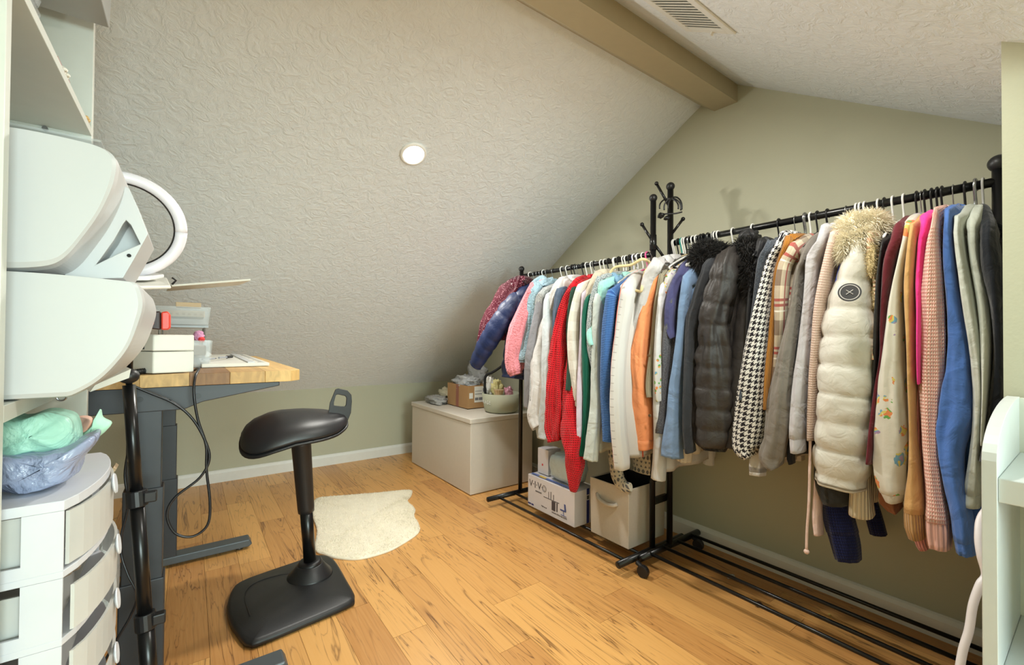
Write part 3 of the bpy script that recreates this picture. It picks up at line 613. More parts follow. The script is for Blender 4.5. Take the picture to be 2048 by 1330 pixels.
g1 = garment('taupe suede look coat with flared sleeve', 'taupe_coat', 'coat', 'R', [(520, 1602, 1624), (548, 1590, 1611), (637, 1575, 1604), (727, 1556, 1596), (816, 1539, 1590), (880, 1528, 1580), (915, 1520, 1572), (934, 1538, 1568)], K('taupe_suede', (124, 118, 110), 'plain'), fold=.10, hangk='black')
hood(g1, K('black_jersey', (30, 30, 32), 'plain'), 1606, 492, 16, 15, 1.78, 'lining_hood', .03)
garment('white shirt whose cuff hangs below the houndstooth coat', 'white_cuffed_shirt', 'shirt', 'R', [(540, 1592, 1606), (700, 1548, 1566), (850, 1512, 1540), (917, 1500, 1538), (948, 1501, 1537)], K('white_jersey', (226, 224, 222), 'plain'), xoff=.07, hangk='wire', cuff=(.04, 1.0))
garment('black blazer corner seen below the taupe coat', 'black_blazer', 'jacket', 'R', [(560, 1618, 1632), (700, 1598, 1616), (850, 1580, 1600), (915, 1575, 1592), (926, 1580, 1591)], K('black_jersey', (30, 30, 32), 'plain'), xoff=.04, hangk='black')
garment('light grey sweatshirt with a ribbed cuff left of the blush knit', 'grey_sweatshirt', 'sweater', 'R', [(478, 1640, 1668), (505, 1618, 1656), (530, 1610, 1646), (625, 1602, 1634), (727, 1591, 1626), (766, 1587, 1622), (859, 1583, 1616), (902, 1586, 1616)], K('pale_grey_jersey', (184, 182, 186), 'plain'), cuff=(.06, .97), hangk='wire', fold=.07)
garment('blush cable knit cardigan left of the white puffer', 'cable_cardigan', 'cardigan', 'R', [(484, 1660, 1686), (535, 1648, 1676), (612, 1633, 1660), (700, 1624, 1648), (752, 1618, 1643), (830, 1614, 1636), (880, 1616, 1631)], K('blush_knit', (236, 212, 196), 'knit', (196, 160, 146), .8), fold=.05)
garment('royal blue sequin top showing above the white puffer shoulder', 'sequin_shirt', 'shirt', 'R', [(500, 1682, 1704), (530, 1679, 1696), (600, 1668, 1684), (680, 1656, 1670)], K('royal_sequin', (38, 64, 170), 'sequin', (90, 120, 220)), xoff=.02, hangk='white')
g1 = garment('pale pink robe with a thin hanging tie', 'robe', 'robe', 'R', [(520, 1700, 1714), (700, 1662, 1682), (850, 1634, 1656), (958, 1628, 1652), (1030, 1626, 1650), (1067, 1632, 1650)], K('pale_pink_jersey', (224, 196, 186), 'plain'), xoff=.07, hangk='white')
G().tube([at(a, b, 0, 1.58) for a, b in ((1626, 700), (1622, 800), (1620, 900), (1618, 1000), (1614, 1060), (1613, 1100))], .004, 8, 4).ball(at(1613, 1103, 0, 1.58), .008, n=10, m=8).build('tie', K('pale_pink_jersey', (224, 196, 186), 'plain'), g1, smooth=True)
wp = K('white_quilt_satin', (222, 219, 208), 'satin')
g1 = garment('white quilted puffer jacket with a round black badge and cream fur hood', 'puffer_jacket', 'jacket', 'R', [(508, 1690, 1752), (545, 1676, 1752), (590, 1661, 1750), (632, 1649, 1754), (680, 1643, 1758), (740, 1638, 1758), (800, 1635, 1752), (865, 1630, 1748), (925, 1626, 1742), (965, 1628, 1732)], wp, puff=.083, depth=.075, fold=.022, tw=.035, hem=.66, hangk='white', cuff=(.01, 1.0))
cf = MT('cream_fur', (244, 236, 214), 1, 0, .05); cf.vary(50, .10)
fur(g1, cf.m, [(1706, 460, 38, 36, .0), (1740, 450, 40, 30, .02), (1694, 492, 24, 30, -.03), (1762, 470, 20, 28, .03), (1722, 478, 26, 24, -.02)], 1.68, 15000, .030, seed=8)
fur(g1, K('lining_teddy', (206, 186, 140), 'teddy'), [(1742, 520, 13, 44, 0), (1752, 590, 10, 40, .02)], 1.64, 900, .016, name='hood_lining', seed=9)
# badge on the sleeve
bc = at(1699, 585, 0, 1.461); bn = V((-.93, -.30, .25)).normalized()
bd = G().lathe(bc, [(.001, .0), (.026, 0), (.0265, .002), (.001, .002)], 30, ax=bn, sy=1).build('badge', plain('badge_black', (36, 34, 34), .6), g1)
G().lathe(bc + bn * .002, [(.0205, .0), (.0225, 0), (.0225, .001), (.0205, .001)], 30, ax=bn).build('badge_ring', plain('badge_silver', (170, 164, 160), .5), bd)
for a in (.7, -.7):
    q = bn.to_track_quat('Z', 'Y'); d = q @ V((math.cos(a) * .010, math.sin(a) * .010, 0)); G().tube([bc + bn * .003 - d, bc + bn * .003 + d], .0011, 6).build('badge_cross', plain('badge_silver', (170, 164, 160), .5), bd)
g1 = garment('pink and cream striped knit panel tucked right of the white puffer', 'striped_knit', 'sweater', 'R', [(482, 1736, 1756), (510, 1738, 1758), (560, 1746, 1762), (632, 1753, 1766), (720, 1750, 1764)], K('peach_stripe', (228, 180, 150), 'stripe', (226, 216, 180), 1.4), xoff=.01, hangk='wire')
garment('black leather jacket mostly hidden left of the maroon one', 'leather_jacket', 'jacket', 'R', [(500, 1764, 1778), (560, 1758, 1772), (640, 1754, 1768), (740, 1748, 1762), (860, 1740, 1756)], K('black_leather', (28, 26, 26), 'satin'), xoff=.0, hangk='white')
garment('dark scarf lining panel hanging below the white puffer', 'dark_skirt', 'skirt', 'R', [(560, 1760, 1766), (750, 1700, 1730), (900, 1640, 1712), (960, 1632, 1708), (1004, 1648, 1705)], K('charcoal_knit', (52, 52, 50), 'plain'), xoff=.07, hangk='wire', fold=.03)
garment('navy chunky knit sweater whose sleeve hangs far below the white puffer', 'chunky_sweater', 'sweater', 'R', [(580, 1766, 1774), (760, 1700, 1730), (900, 1650, 1700), (988, 1640, 1694), (1030, 1643, 1708), (1064, 1650, 1718), (1090, 1658, 1723), (1118, 1668, 1725)], K('navy_chunky', (30, 38, 84), 'knit', (12, 16, 44), .9), xoff=.09, hangk='black', fold=.04, cuff=(.07, .96), hem=.62)
garment('cream ribbed sweater whose cuff hangs below the white puffer', 'ribbed_sweater', 'sweater', 'R', [(600, 1766, 1778), (800, 1730, 1750), (930, 1706, 1746), (980, 1700, 1746), (1028, 1696, 1750)], K('cream_rib', (224, 212, 184), 'rib', None, 1.5), xoff=.06, hangk='white', fold=.03)
garment('maroon hooded sweatshirt left of the cream print hoodie', 'maroon_hoodie', 'sweater', 'R', [(474, 1786, 1822), (521, 1769, 1800), (580, 1763, 1788), (647, 1758, 1782), (710, 1758, 1780), (780, 1748, 1770), (850, 1742, 1760), (925, 1738, 1752)], K('maroon_jersey', (98, 36, 44), 'plain'), hangk='black', fold=.05, collar=True)
hd = garment('cream hoodie with scattered bright coloured print', 'print_hoodie', 'sweater', 'R', [(478, 1806, 1832), (537, 1795, 1818), (600, 1781, 1812), (696, 1769, 1812), (760, 1759, 1814), (828, 1750, 1817), (900, 1745, 1818), (950, 1744, 1812), (985, 1758, 1812), (1002, 1768, 1806)], K('blot_print', (226, 222, 208), 'blots'), cuff=(.02, .95, K('cream_hem', (226, 222, 208), 'plain')), hangk='black', fold=.06)
hood(hd, K('blot_print', (226, 222, 208), 'blots'), 1818, 480, 15, 17, 1.78, thick=.03)
garment('brown top hem under the print hoodie', 'brown_top', 'shirt', 'R', [(600, 1822, 1830), (800, 1800, 1816), (950, 1768, 1812), (1000, 1764, 1812), (1018, 1790, 1812)], K('brown_jersey', (136, 88, 60), 'plain'), xoff=.06, hangk='wire')
garment('camel knit sweater with a deep ribbed cuff', 'camel_sweater', 'sweater', 'R', [(480, 1820, 1842), (568, 1811, 1838), (679, 1815, 1838), (760, 1816, 1838), (865, 1817, 1840), (941, 1814, 1846), (1010, 1806, 1850), (1055, 1808, 1854), (1075, 1816, 1853)], K('camel_knit', (196, 154, 100), 'plain'), hangk='black', cuff=(.07, .98, K('camel_rib', (190, 146, 92), 'rib', None, 1.3)), fold=.05)
g1 = garment('hot pink hooded sweatshirt', 'pink_hoodie', 'sweater', 'R', [(455, 1840, 1868), (496, 1833, 1858), (568, 1832, 1854), (640, 1838, 1852), (760, 1838, 1850)], K('hot_pink_jersey', (240, 62, 152), 'plain'), hangk='black', fold=.06)
hood(g1, K('hot_pink_jersey', (240, 62, 152), 'plain'), 1852, 456, 14, 16, 1.80, thick=.03)
garment('chunky pale pink cardigan with long ribbed cuff', 'chunky_cardigan', 'cardigan', 'R', [(452, 1866, 1888), (490, 1856, 1888), (584, 1844, 1892), (678, 1836, 1894), (760, 1835, 1892), (828, 1838, 1885), (900, 1843, 1884), (971, 1850, 1892), (1016, 1853, 1900), (1053, 1852, 1907), (1092, 1856, 1906)], K('pink_chunky', (250, 214, 198), 'knit', (222, 146, 134), 1.0), cuff=(.07, .96, K('pink_chunky_rib', (236, 186, 172), 'rib', None, 2.2)), hangk='wire', fold=.08)
garment('rose pink knit hem showing behind the camel cuff', 'rose_knit', 'sweater', 'R', [(600, 1852, 1858), (850, 1836, 1852), (1000, 1826, 1860), (1070, 1824, 1862), (1094, 1836, 1866)], K('rose_knit', (216, 142, 130), 'rib', None, 1.5), xoff=.05, hangk='black')
blue = K('cornflower_fleece', (74, 110, 176), 'plain')
g1 = garment('cornflower blue sweatshirt with bent sleeve, hanging lowest at the near end', 'blue_sweatshirt', 'sweater', 'R', [(452, 1888, 1912), (521, 1886, 1916), (616, 1892, 1926), (680, 1892, 1940), (734, 1889, 1946), (790, 1880, 1953), (830, 1874, 1954), (862, 1870, 1940), (911, 1876, 1930), (970, 1890, 1936), (1016, 1903, 1946), (1060, 1909, 1954), (1100, 1914, 1958)], blue, hangk='black', fold=.09, cuff=(.05, .97))
free_sleeve(g1, blue, [(1915, 860, .03), (1928, 900, .05), (1940, 960, .06), (1948, 1040, .06), (1950, 1092, .06)], 1.66, [.025, .03, .03, .028, .024], name='far_sleeve', fold=.2)
g1 = garment('pale grey sweatshirt with a folded patterned hood', 'grey_hoodie', 'sweater', 'R', [(466, 1908, 1932), (521, 1914, 1940), (616, 1928, 1958), (700, 1940, 1972), (780, 1946, 1976), (850, 1944, 1972), (920, 1936, 1966), (970, 1929, 1964), (1012, 1922, 1962)], K('pale_sage_fleece', (200, 206, 196), 'plain'), hangk='beige', fold=.10, cuff=(.05, .96))
hood(g1, K('leopard', (190, 190, 188), 'tweed', (30, 30, 34)), 1921, 442, 14, 11, 1.80, thick=.025)
g1 = garment('off white hooded fleece sweatshirt beside the black hoodie', 'fleece_hoodie', 'sweater', 'R', [(470, 1934, 1962), (521, 1938, 1966), (616, 1954, 1982), (690, 1962, 1986), (780, 1966, 1982), (880, 1964, 1974)], K('off_white_fleece', (206, 212, 200), 'plain'), hangk='white', fold=.07)
hood(g1, K('off_white_teddy', (212, 216, 206), 'teddy'), 1949, 452, 20, 24, 1.80, thick=.035)
g1 = garment('black hoodie nearest the wall return', 'black_hoodie', 'sweater', 'R', [(482, 1962, 2000), (540, 1966, 2010), (616, 1982, 2014), (700, 1986, 2016), (790, 1978, 2016), (870, 1966, 2010), (925, 1958, 1990)], K('black_fleece', (26, 30, 36), 'plain'), hangk='black', fold=.07)
hood(g1, K('black_fleece', (26, 30, 36), 'plain'), 1990, 465, 24, 15, 1.80, thick=.03)

# spare hangers that crowd the rails
for px, k in ((1342, 'white'), (1350, 'white'), (1357, 'black'), (1364, 'teal'), (1371, 'white'), (1378, 'white'), (1386, 'white'), (1396, 'wire'), (1407, 'black'), (1418, 'wire'), (1428, 'black'), (1437, 'white')):
    y = max(RYN + .03, min(RYF - .02, at(px, 478, 0, RXR).y)); hanger(f'{dict(white="white plastic", black="black", wire="thin wire", teal="teal plastic")[k]} hanger crowded on the right rail behind the hat tree hooks', y, 'R', k, .17, random.uniform(-.06, .06), 'hangers crowded at the far end of the right rail')
for px, k in ((1060, 'white'), (1068, 'wire'), (1080, 'wire'), (1092, 'wire'), (1104, 'wire'), (1121, 'white'), (1130, 'black'), (1146, 'black'), (1152, 'wire'), (1169, 'white'), (1184, 'white'), (1197, 'white'), (1224, 'white'), (1240, 'white'), (1252, 'black'), (1260, 'lilac'), (1268, 'white'), (1278, 'white'), (1286, 'pink'), (1292, 'pink')):
    y = max(LYN + .03, min(LYF - .03, at(px, 540, 0, LXR).y)); hanger(f'{dict(white="white plastic", black="black", wire="thin wire", lilac="lilac plastic", pink="pink plastic")[k]} hanger among the crowded ones along the left rail', y, 'L', k, .17, random.uniform(-.06, .06), 'hangers crowded on the left rail')
bh = thing('velvet_hanger', 'tan velvet hanger tilted out above the mint tee', 'hanger', at(1262, 560, 0, 1.52))
P_ = lambda a, b, X=1.60: at(a, b, 0, X - .08)
G().tube([P_(1302, 527, 1.68), P_(1285, 518), P_(1262, 530), P_(1232, 534), P_(1220, 548), P_(1224, 562), P_(1275, 582), P_(1284, 575), P_(1290, 545, 1.66), P_(1300, 532, 1.68)], .0062, 10, 4).build('shoulder_bar', plast['beige'], bh, smooth=True)
G().tube([P_(1302, 527, 1.68), P_(1304, 515, 1.72), P_(1300, 506, 1.76), P_(1296, 512, 1.78)], .002, 8, 4).build('hook', plast['wire'], bh, smooth=True)
# black headband straps on the hat tree hook
hb = thing('hair_headbands', 'black looped headbands hanging from the upper rack hook', 'headband', at(1330, 430, 0, 1.745))
for k, (a, b, r1, r2) in enumerate(((1338, 414, 19, 17), (1345, 416, 17, 19), (1350, 414, 14, 20))):
    pts = [at(a + r1 * math.cos(q), b - r2 * math.sin(q), 0, 1.735 + .02 * math.cos(q) * k) for q in [math.pi * (j_ / 12 * 1.15 - .08) for j_ in range(13)]]
    G().tube(pts, .0035, 8, 2).build('band', blackp, hb, smooth=True)
G().tube([at(a, b, 0, 1.735) for a, b in ((1316, 432), (1330, 428), (1350, 427), (1364, 424))], .0035, 8, 3).build('band', blackp, hb, smooth=True)
G().ball(at(1322, 431, 0, 1.735), .012, .016, .012, 14, 10, .4, 3).ball(at(1333, 436, 0, 1.735), .010, .013, .009, 14, 10, .4, 5).build('clip', blackp, hb, smooth=True)

# ------------------------------------------------------------------ storage chest and what stands on it
chest_m = MT('chest_vinyl', (212, 204, 192), .55).vary(40, .03); n_ = chest_m.noise(220, 2); chest_m.bump(n_, .001, .3)
ch = thing('storage_chest', 'large white box chest in the far corner under the slope', 'chest', (1.69, 2.85, 0))
G().box(1.440, 1.942, 2.402, 3.31, .004, .452).build('body', chest_m.m, ch, bevel=.004)
G().box(1.434, 1.948, 2.396, 3.316, .453, .484).build('lid', chest_m.m, ch, bevel=.004)
card = MT('cardboard', (176, 136, 92), .85); card.vary(8, .12); card = card.m
cb = thing('cardboard_box', 'open brown cardboard box with shipping labels on the white chest', 'box', (1.70, 2.89, .484))
def obox(g, x0, x1, y0, y1, z0, z1, t_): g.box(x0, x1, y0, y1, z0, z0 + t_).box(x0, x0 + t_, y0, y1, z0, z1).box(x1 - t_, x1, y0, y1, z0, z1).box(x0 + t_, x1 - t_, y0, y0 + t_, z0, z1).box(x0 + t_, x1 - t_, y1 - t_, y1, z0, z1); return g
obox(G(), 1.612, 1.80, 2.735, 3.04, .485, .652, .004).build('carton', card, cb)
G().box(1.6105, 1.612, 2.865, 2.905, .487, .651).build('tape', plain('brown_tape', (150, 92, 74), .35), cb)
lab = G().box(1.625, 1.655, 2.733, 2.735, .56, .60).build('label', plain('paper_label', (232, 230, 224), .7), cb)
lab = G().box(1.668, 1.760, 2.733, 2.735, .53, .645).build('label', plain('paper_label', (232, 230, 224), .7), cb)
for k, (a, b, c_, d) in enumerate([(1.672, 1.70, .545, .565), (1.705, 1.735, .545, .565), (1.672, 1.75, .588, .592), (1.672, 1.73, .61, .613), (1.74, 1.754, .55, .63)]):
    G().box(a, b, 2.7322, 2.733, c_, d).build('print', plain('grey_print', (120, 120, 126), .7), lab)
def bagm(name, col, al=.75, rough=.25):
    if name in MATS: return MATS[name]
    t = MT(name, col, rough, 0, .6); t.vary(12, .15); n = t.noise(22, 4, dist=1.5); t.bump(n, .012, .8)
    t.b.inputs['Transmission Weight'].default_value = 1 - al; MATS[name] = t.m; return t.m
def bag(name, label, cat, c, rx, ry, rz, mat, seed, jit=.45, pw=.75, parts=()):
    o = G().ball(V(c), rx, ry, rz, 28, 18, jit, seed, pw).build(name, mat, None, smooth=True); return tag(o, label, cat)
bag('plastic_bag', 'clear plastic bag bulging out of the cardboard box', 'bag', (1.70, 2.90, .66), .075, .12, .05, bagm('clear_poly', (205, 208, 212), .8), 4)
bag('plastic_bag', 'clear bag stuffed high behind the cardboard box', 'bag', (1.86, 3.02, .70), .04, .11, .10, bagm('clear_poly', (205, 208, 212), .8), 9)
G().box(1.816, 1.93, 2.80, 3.1, .485, .60).build('packing_box', card, None, bevel=.002); tag(bpy.data.objects['packing_box'], 'low brown carton supporting the stuffed bag behind', 'box')
bag('plastic_package', 'flat plastic package with a coral mark lying on the white chest', 'package', (1.56, 3.13, .515), .06, .12, .03, bagm('grey_poly', (176, 174, 172), .9), 12)
bag('plastic_package', 'cream wrapped package behind the coral marked one', 'package', (1.68, 3.17, .545), .055, .09, .045, bagm('cream_poly', (214, 206, 178), .95), 15)
p = at(845, 792, 0, 1.50); 
# woven storage basket with lettering
bk = thing('storage_basket', 'sage fabric storage basket with white lettering on the white chest', 'basket', (1.765, 2.53, .484))
bk_m = MT('sage_canvas', (178, 180, 158), .85); bk_m.bump(bk_m.noise(160, 2), .001, .4); bk_m = bk_m.m
def ring_e(cx, cy, a, b, z, n=40): return [V((cx + a * math.cos(q), cy + b * math.sin(q), z)) for q in [2 * math.pi * j_ / n for j_ in range(n)]]
G().loft([ring_e(1.765, 2.535, .10, .105, .486), ring_e(1.765, 2.535, .116, .12, .50), ring_e(1.765, 2.535, .135, .135, .615), ring_e(1.765, 2.535, .131, .131, .616), ring_e(1.765, 2.535, .112, .116, .502), ring_e(1.765, 2.535, .02, .02, .500)]).build('tub', bk_m, bk, smooth=True)
def text(body, size, mat, M, parent, name='lettering', ext=.0004):
    cu = bpy.data.curves.new(name, 'FONT'); cu.body = body; cu.size = size; cu.extrude = ext; cu.align_x = 'LEFT'
    tmp = bpy.data.objects.new('tmp', cu); C.objects.link(tmp); dg = bpy.context.evaluated_depsgraph_get(); me = bpy.data.meshes.new_from_object(tmp.evaluated_get(dg)); bpy.data.objects.remove(tmp)
    o0 = V(parent['_o']); 
    for v_ in me.vertices: v_.co = M @ v_.co - o0
    me.materials.clear(); me.materials.append(mat); o = bpy.data.objects.new(name, me); C.objects.link(o); o.parent = parent; o['_o'] = tuple(o0); return o
def face_m(origin, right, up):
    r_, u_ = V(right).normalized(), V(up).normalized(); n = r_.cross(u_); m = Matrix((r_, u_, n)).transposed().to_4x4(); m.translation = V(origin); return m
def wrap_text(body, size, mat, cx, cy, rad, z, a0, parent):
    for i, chh in enumerate(body):
        a = a0 + i * size * .72 / rad; n = V((math.cos(a), math.sin(a), 0)); rt = V((-math.sin(a), math.cos(a), 0))
        text(chh, size, mat, face_m(V((cx, cy, z)) + n * rad, rt, (0, 0, 1)), parent)
wrap_text('STORAGE', .034, plain('white_print', (236, 236, 230), .7), 1.765, 2.535, .1275, .548, math.radians(128), bk)
bag('packet', 'yellow and white packet standing in the fabric basket', 'packet', (1.74, 2.56, .64), .035, .05, .06, bagm('yellow_poly', (222, 212, 150), .95), 21)
bag('packet', 'white packet with a black strap standing in the fabric basket', 'packet', (1.71, 2.61, .66), .03, .035, .08, bagm('white_poly', (222, 222, 220), .95), 23)
o = G().tube([(1.675, 2.60, .60), (1.672, 2.605, .68), (1.68, 2.60, .735), (1.72, 2.57, .76), (1.78, 2.55, .80)], .009, 8, 5).build('bag_strap', plain('black_webbing', (22, 22, 24), .8), None, smooth=True); tag(o, 'black webbing strap rising out of the fabric basket', 'strap')
pp = G()
rg = [[V((1.70 + (.018 + .016 * k / 4 + .0018 * (j_ % 2)) * math.cos(2 * math.pi * j_ / 32), 2.47 + (.018 + .016 * k / 4 + .0018 * (j_ % 2)) * math.sin(2 * math.pi * j_ / 32), .595 + .052 * k / 4)) for j_ in range(32)] for k in range(5)]
tag(pp.loft(rg).build('pleated_cup', K('straw', (206, 178, 140), 'plain'), None), 'pleated tan cup shape tucked at the rim of the fabric basket', 'cup')
bag('packet', 'pink packet at the right rim of the fabric basket', 'packet', (1.77, 2.45, .62), .03, .02, .04, bagm('pink_poly', (224, 160, 180), .95), 31)

# ------------------------------------------------------------------ boxes and bin under the left rack
print_navy = plain('navy_print', (34, 44, 120), .6); print_dk = plain('dark_print', (70, 66, 72), .6)
vx = thing('shipping_carton', 'white printed carton with a blue striped end under the left rack', 'box', (1.735, 1.87, .058))
bz = .062
wb = MT('white_carton', (214, 210, 214), .6); wb.vary(20, .04)
G().box(1.645, 1.80, 1.680, 2.075, .060, .245).build('carton', wb.m, vx, bevel=.002)
F = lambda y, z: V((1.6443, y, z))
def vt_(body, size, y, z, mat=print_dk): return text(body, size, mat, face_m(F(y, z), (0, -1, 0), (0, 0, 1)), vx)
vt_('V·I·V·', .056, 2.062, .180)
G().lathe(F(1.925, .197), [(.0165, 0), (.0185, 0), (.0185, .0006), (.0165, .0006)], 28, ax=(-1, 0, 0)).lathe(F(1.925, .197), [(.010, 0), (.0115, 0), (.0115, .0006), (.010, .0006)], 20, ax=(-1, 0, 0)).build('logo', print_dk, vx)
vt_('ASSEMBLED', .011, 2.005, .160); vt_('www.vivo-us.com', .017, 1.86, .082); vt_('Visit us at', .012, 1.95, .090)
g = G().box(1.6436, 1.6446, 1.80, 1.93, .150, .153).box(1.6436, 1.6446, 1.83, 1.86, .098, .148).box(1.6436, 1.6446, 1.812, 1.82, .10, .148).box(1.6436, 1.6446, 1.865, 1.869, .155, .195).box(1.6436, 1.6446, 1.885, 1.888, .155, .19).box(1.6436, 1.6446, 1.843, 1.847, .155, .185)
g.build('desk_print', print_dk, vx)
g = G().prism([F(1.760, .160), F(1.748, .160), F(1.742, .125), F(1.756, .125)], (-.0006, 0, 0)).box(1.6436, 1.6446, 1.745, 1.79, .119, .126).tube([F(1.765, .119), F(1.762, .098)], .0018, 6).tube([F(1.785, .096), F(1.742, .096)], .0016, 6)
g.build('chair_print', plain('chair_blue', (70, 84, 140), .6), vx)
G().box(1.6436, 1.6446, 2.045, 2.072, .072, .080).box(1.6436, 1.6446, 2.02, 2.04, .072, .080).build('corner_print', print_navy, vx)
G().box(1.655, 1.672, 1.70, 2.06, .2503, .2508).build('edge_stripe', plain('periwinkle_print', (96, 116, 180), .6), vx)
G().box(1.654, 1.674, 1.93, 1.99, .2507, .2512).build('edge_patch', plain('gold_print', (214, 184, 84), .6), vx)
G().box(1.735, 1.755, 1.6793, 1.6797, .062, .185).box(1.735, 1.755, 1.6793, 1.6797, .215, .248).build('end_stripe', print_navy, vx)
G().box(1.737, 1.753, 1.6792, 1.6797, .190, .210).box(1.767, 1.772, 1.6793, 1.6797, .10, .235).build('end_print', print_dk, vx)
pw_ = thing('small_carton', 'small white box with red mark standing on the printed carton', 'box', (1.76, 2.02, .25))
G().box(1.70, 1.80, 1.955, 2.05, .2515, .40).build('carton', wb.m, pw_, bevel=.002)
G().box(1.6993, 1.70, 2.0, 2.012, .30, .312).build('mark', plain('red_print', (200, 60, 60), .6), pw_)
vx.location = (1.638, 1.765, .0565); pw_.location = (1.661, 1.907, .2375); vx.scale = pw_.scale = (.944, .944, .944)
bl_m = MT('pale_blue_film', (196, 214, 220), .2, 0, .6); bl_m.bump(bl_m.noise(26, 4, dist=1), .01, .6); bl_m.vary(14, .1)
pb_ = thing('wrapped_bedding', 'pale blue plastic wrapped packs stacked on the printed carton', 'package', (1.75, 1.80, .25))
G().ball((1.745, 1.83, .325), .07, .10, .073, 28, 18, .12, 3, .35).build('pack', bl_m.m, pb_, smooth=True)
G().tube([(1.69, 1.77, .37), (1.685, 1.76, .395), (1.69, 1.73, .39), (1.70, 1.71, .37)], .003, 8, 4).build('handle', plain('teal_tape', (90, 160, 165), .5), pb_, smooth=True)
o = G().ball((1.99, 2.235, .31), .03, .03, .06, 20, 14, .4, 6).build('plum_cloth', K('plum_dots', (70, 40, 66), 'sequin', (170, 150, 170)), None, smooth=True); tag(o, 'bunched plum dotted cloth beside the white chest', 'cloth')
o.location.z = .0
pb_.location = (1.652, 1.70, .2380); pb_.scale = (.944, .944, .944)
fb_m = MT('oatmeal_fabric', (196, 188, 176), .9, 0, .2); fb_m.vary(120, .06); fb_m.bump(fb_m.noise(300, 2), .001, .5)
fbn = thing('fabric_bin', 'square oatmeal fabric bin with a black lining beside the rack posts', 'bin', (1.82, 1.47, 0))
def shell(x0, x1, y0, y1, z0, z1, t_, top=0): 
    g = G(); ro = [V((x0, y0, z0)), V((x1, y0, z0)), V((x1, y1, z0)), V((x0, y1, z0))]; rt = [V((x0 - top, y0 - top, z1)), V((x1 + top, y0 - top, z1)), V((x1 + top, y1 + top, z1)), V((x0 - top, y1 + top, z1))]
    it = [p + V((a, b, 0)) * t_ for p, (a, b) in zip(rt, ((1, 1), (-1, 1), (-1, -1), (1, -1)))]; ib = [p + V((a * t_, b * t_, t_)) for p, (a, b) in zip(ro, ((1, 1), (-1, 1), (-1, -1), (1, -1)))]
    return g.loft([ro, rt, it, ib])
shell(1.685, 1.965, 1.358, 1.60, .002, .285, .006, .004).build('outer', fb_m.m, fbn, bevel=.004)
shell(1.692, 1.958, 1.365, 1.593, .02, .281, .003).build('lining', plain('black_lining', (26, 26, 30), .9), fbn)
G().tube([(1.683, 1.555, .21), (1.668, 1.53, .195), (1.665, 1.48, .185), (1.672, 1.44, .187), (1.683, 1.425, .195)], .010, 8, 5).build('handle', fb_m.m, fbn, smooth=True)
fbn.location = (1.718, 1.388, .0562); fbn.scale = (.944, .944, .944)
fs = K('snowflake_knit', (226, 218, 200), 'fair', (110, 112, 116))
gs = thing('patterned_stocking', 'cream stocking with grey snowflake knit hanging over the fabric bin', 'stocking', at(1236, 900, 0, 1.66))
free_sleeve(gs, fs, [(1226, 880, .02), (1230, 920, 0), (1236, 955, 0), (1248, 972, 0), (1262, 974, 0)], 1.66, [.03, .034, .034, .03, .018], name='foot', flat=.6)
gs = thing('patterned_throw', 'cream snowflake knit throw hanging behind the stocking', 'throw', at(1282, 920, 0, 1.74))
free_sleeve(gs, fs, [(1283, 860, .02), (1284, 900, 0), (1284, 945, 0)], 1.76, [.05, .052, .05], name='panel', flat=.35)
tn = thing('tie_tassel', 'black tassel hanging from the cream textured cardigan', 'tassel', at(1151, 825, 0, 1.46))
g = G()
for k in range(14): g.tube([at(1151 + random.uniform(-1, 1), 806, 0, 1.46), at(1151 + random.uniform(-4, 4), 818, 0, 1.46 + random.uniform(-.01, .01)), at(1151 + random.uniform(-7, 7), 830, 0, 1.46 + random.uniform(-.01, .01))], .0018, 5)
g.build('fringe', blackp, tn)

# ------------------------------------------------------------------ rug
out = [(628, 1003), (640, 995), (700, 990), (760, 985), (818, 980), (823, 990), (815, 1002), (830, 1018), (828, 1032), (838, 1050), (836, 1066), (800, 1090), (770, 1104), (720, 1117), (680, 1116), (650, 1109), (630, 1098), (634, 1060), (625, 1030)]
P = [at(a, b, 2, .008) for a, b in out]; P = spline(P + [P[0]], 4)[:-1]; cen = sum(P, V()) / len(P)
rg_ = [[V((p.x, p.y, .001)) for p in P], [V((p.x, p.y, .010)) for p in P]] + [[V((cen.x + (p.x - cen.x) * s, cen.y + (p.y - cen.y) * s, .010 + .010 * (1 - s ** 4))) for p in P] for s in (.96, .85, .7, .5, .25, .02)]
rug = thing('fur_rug', 'small cream faux fur rug on the wood floor', 'rug', (cen.x, cen.y, 0))
rm = MT('rug_fur', (244, 236, 216), .95, 0, .1); rm.vary(20, .08)
G().loft(rg_).build('backing', rm.m, rug, smooth=True)
g = G(); rnd = random.Random(4); n_p = len(P)
for _ in range(24000):
    i = rnd.randrange(n_p); s = math.sqrt(rnd.random()) * 1.0; e = P[i].lerp(P[(i + 1) % n_p], rnd.random()); q = V((cen.x + (e.x - cen.x) * s, cen.y + (e.y - cen.y) * s, .010 + .009 * (1 - s ** 4)))
    d = V((rnd.gauss(.25, .5), rnd.gauss(-.25, .5), rnd.uniform(.2, .5))).normalized() * rnd.uniform(.006, .011); sd = V((rnd.gauss(0, 1), rnd.gauss(0, 1), 0)).normalized() * .0011
    g.add([q - sd, q + sd, q + d], [(0, 1, 2)])
g.build('pile', rm.m, rug, kind='stuff')

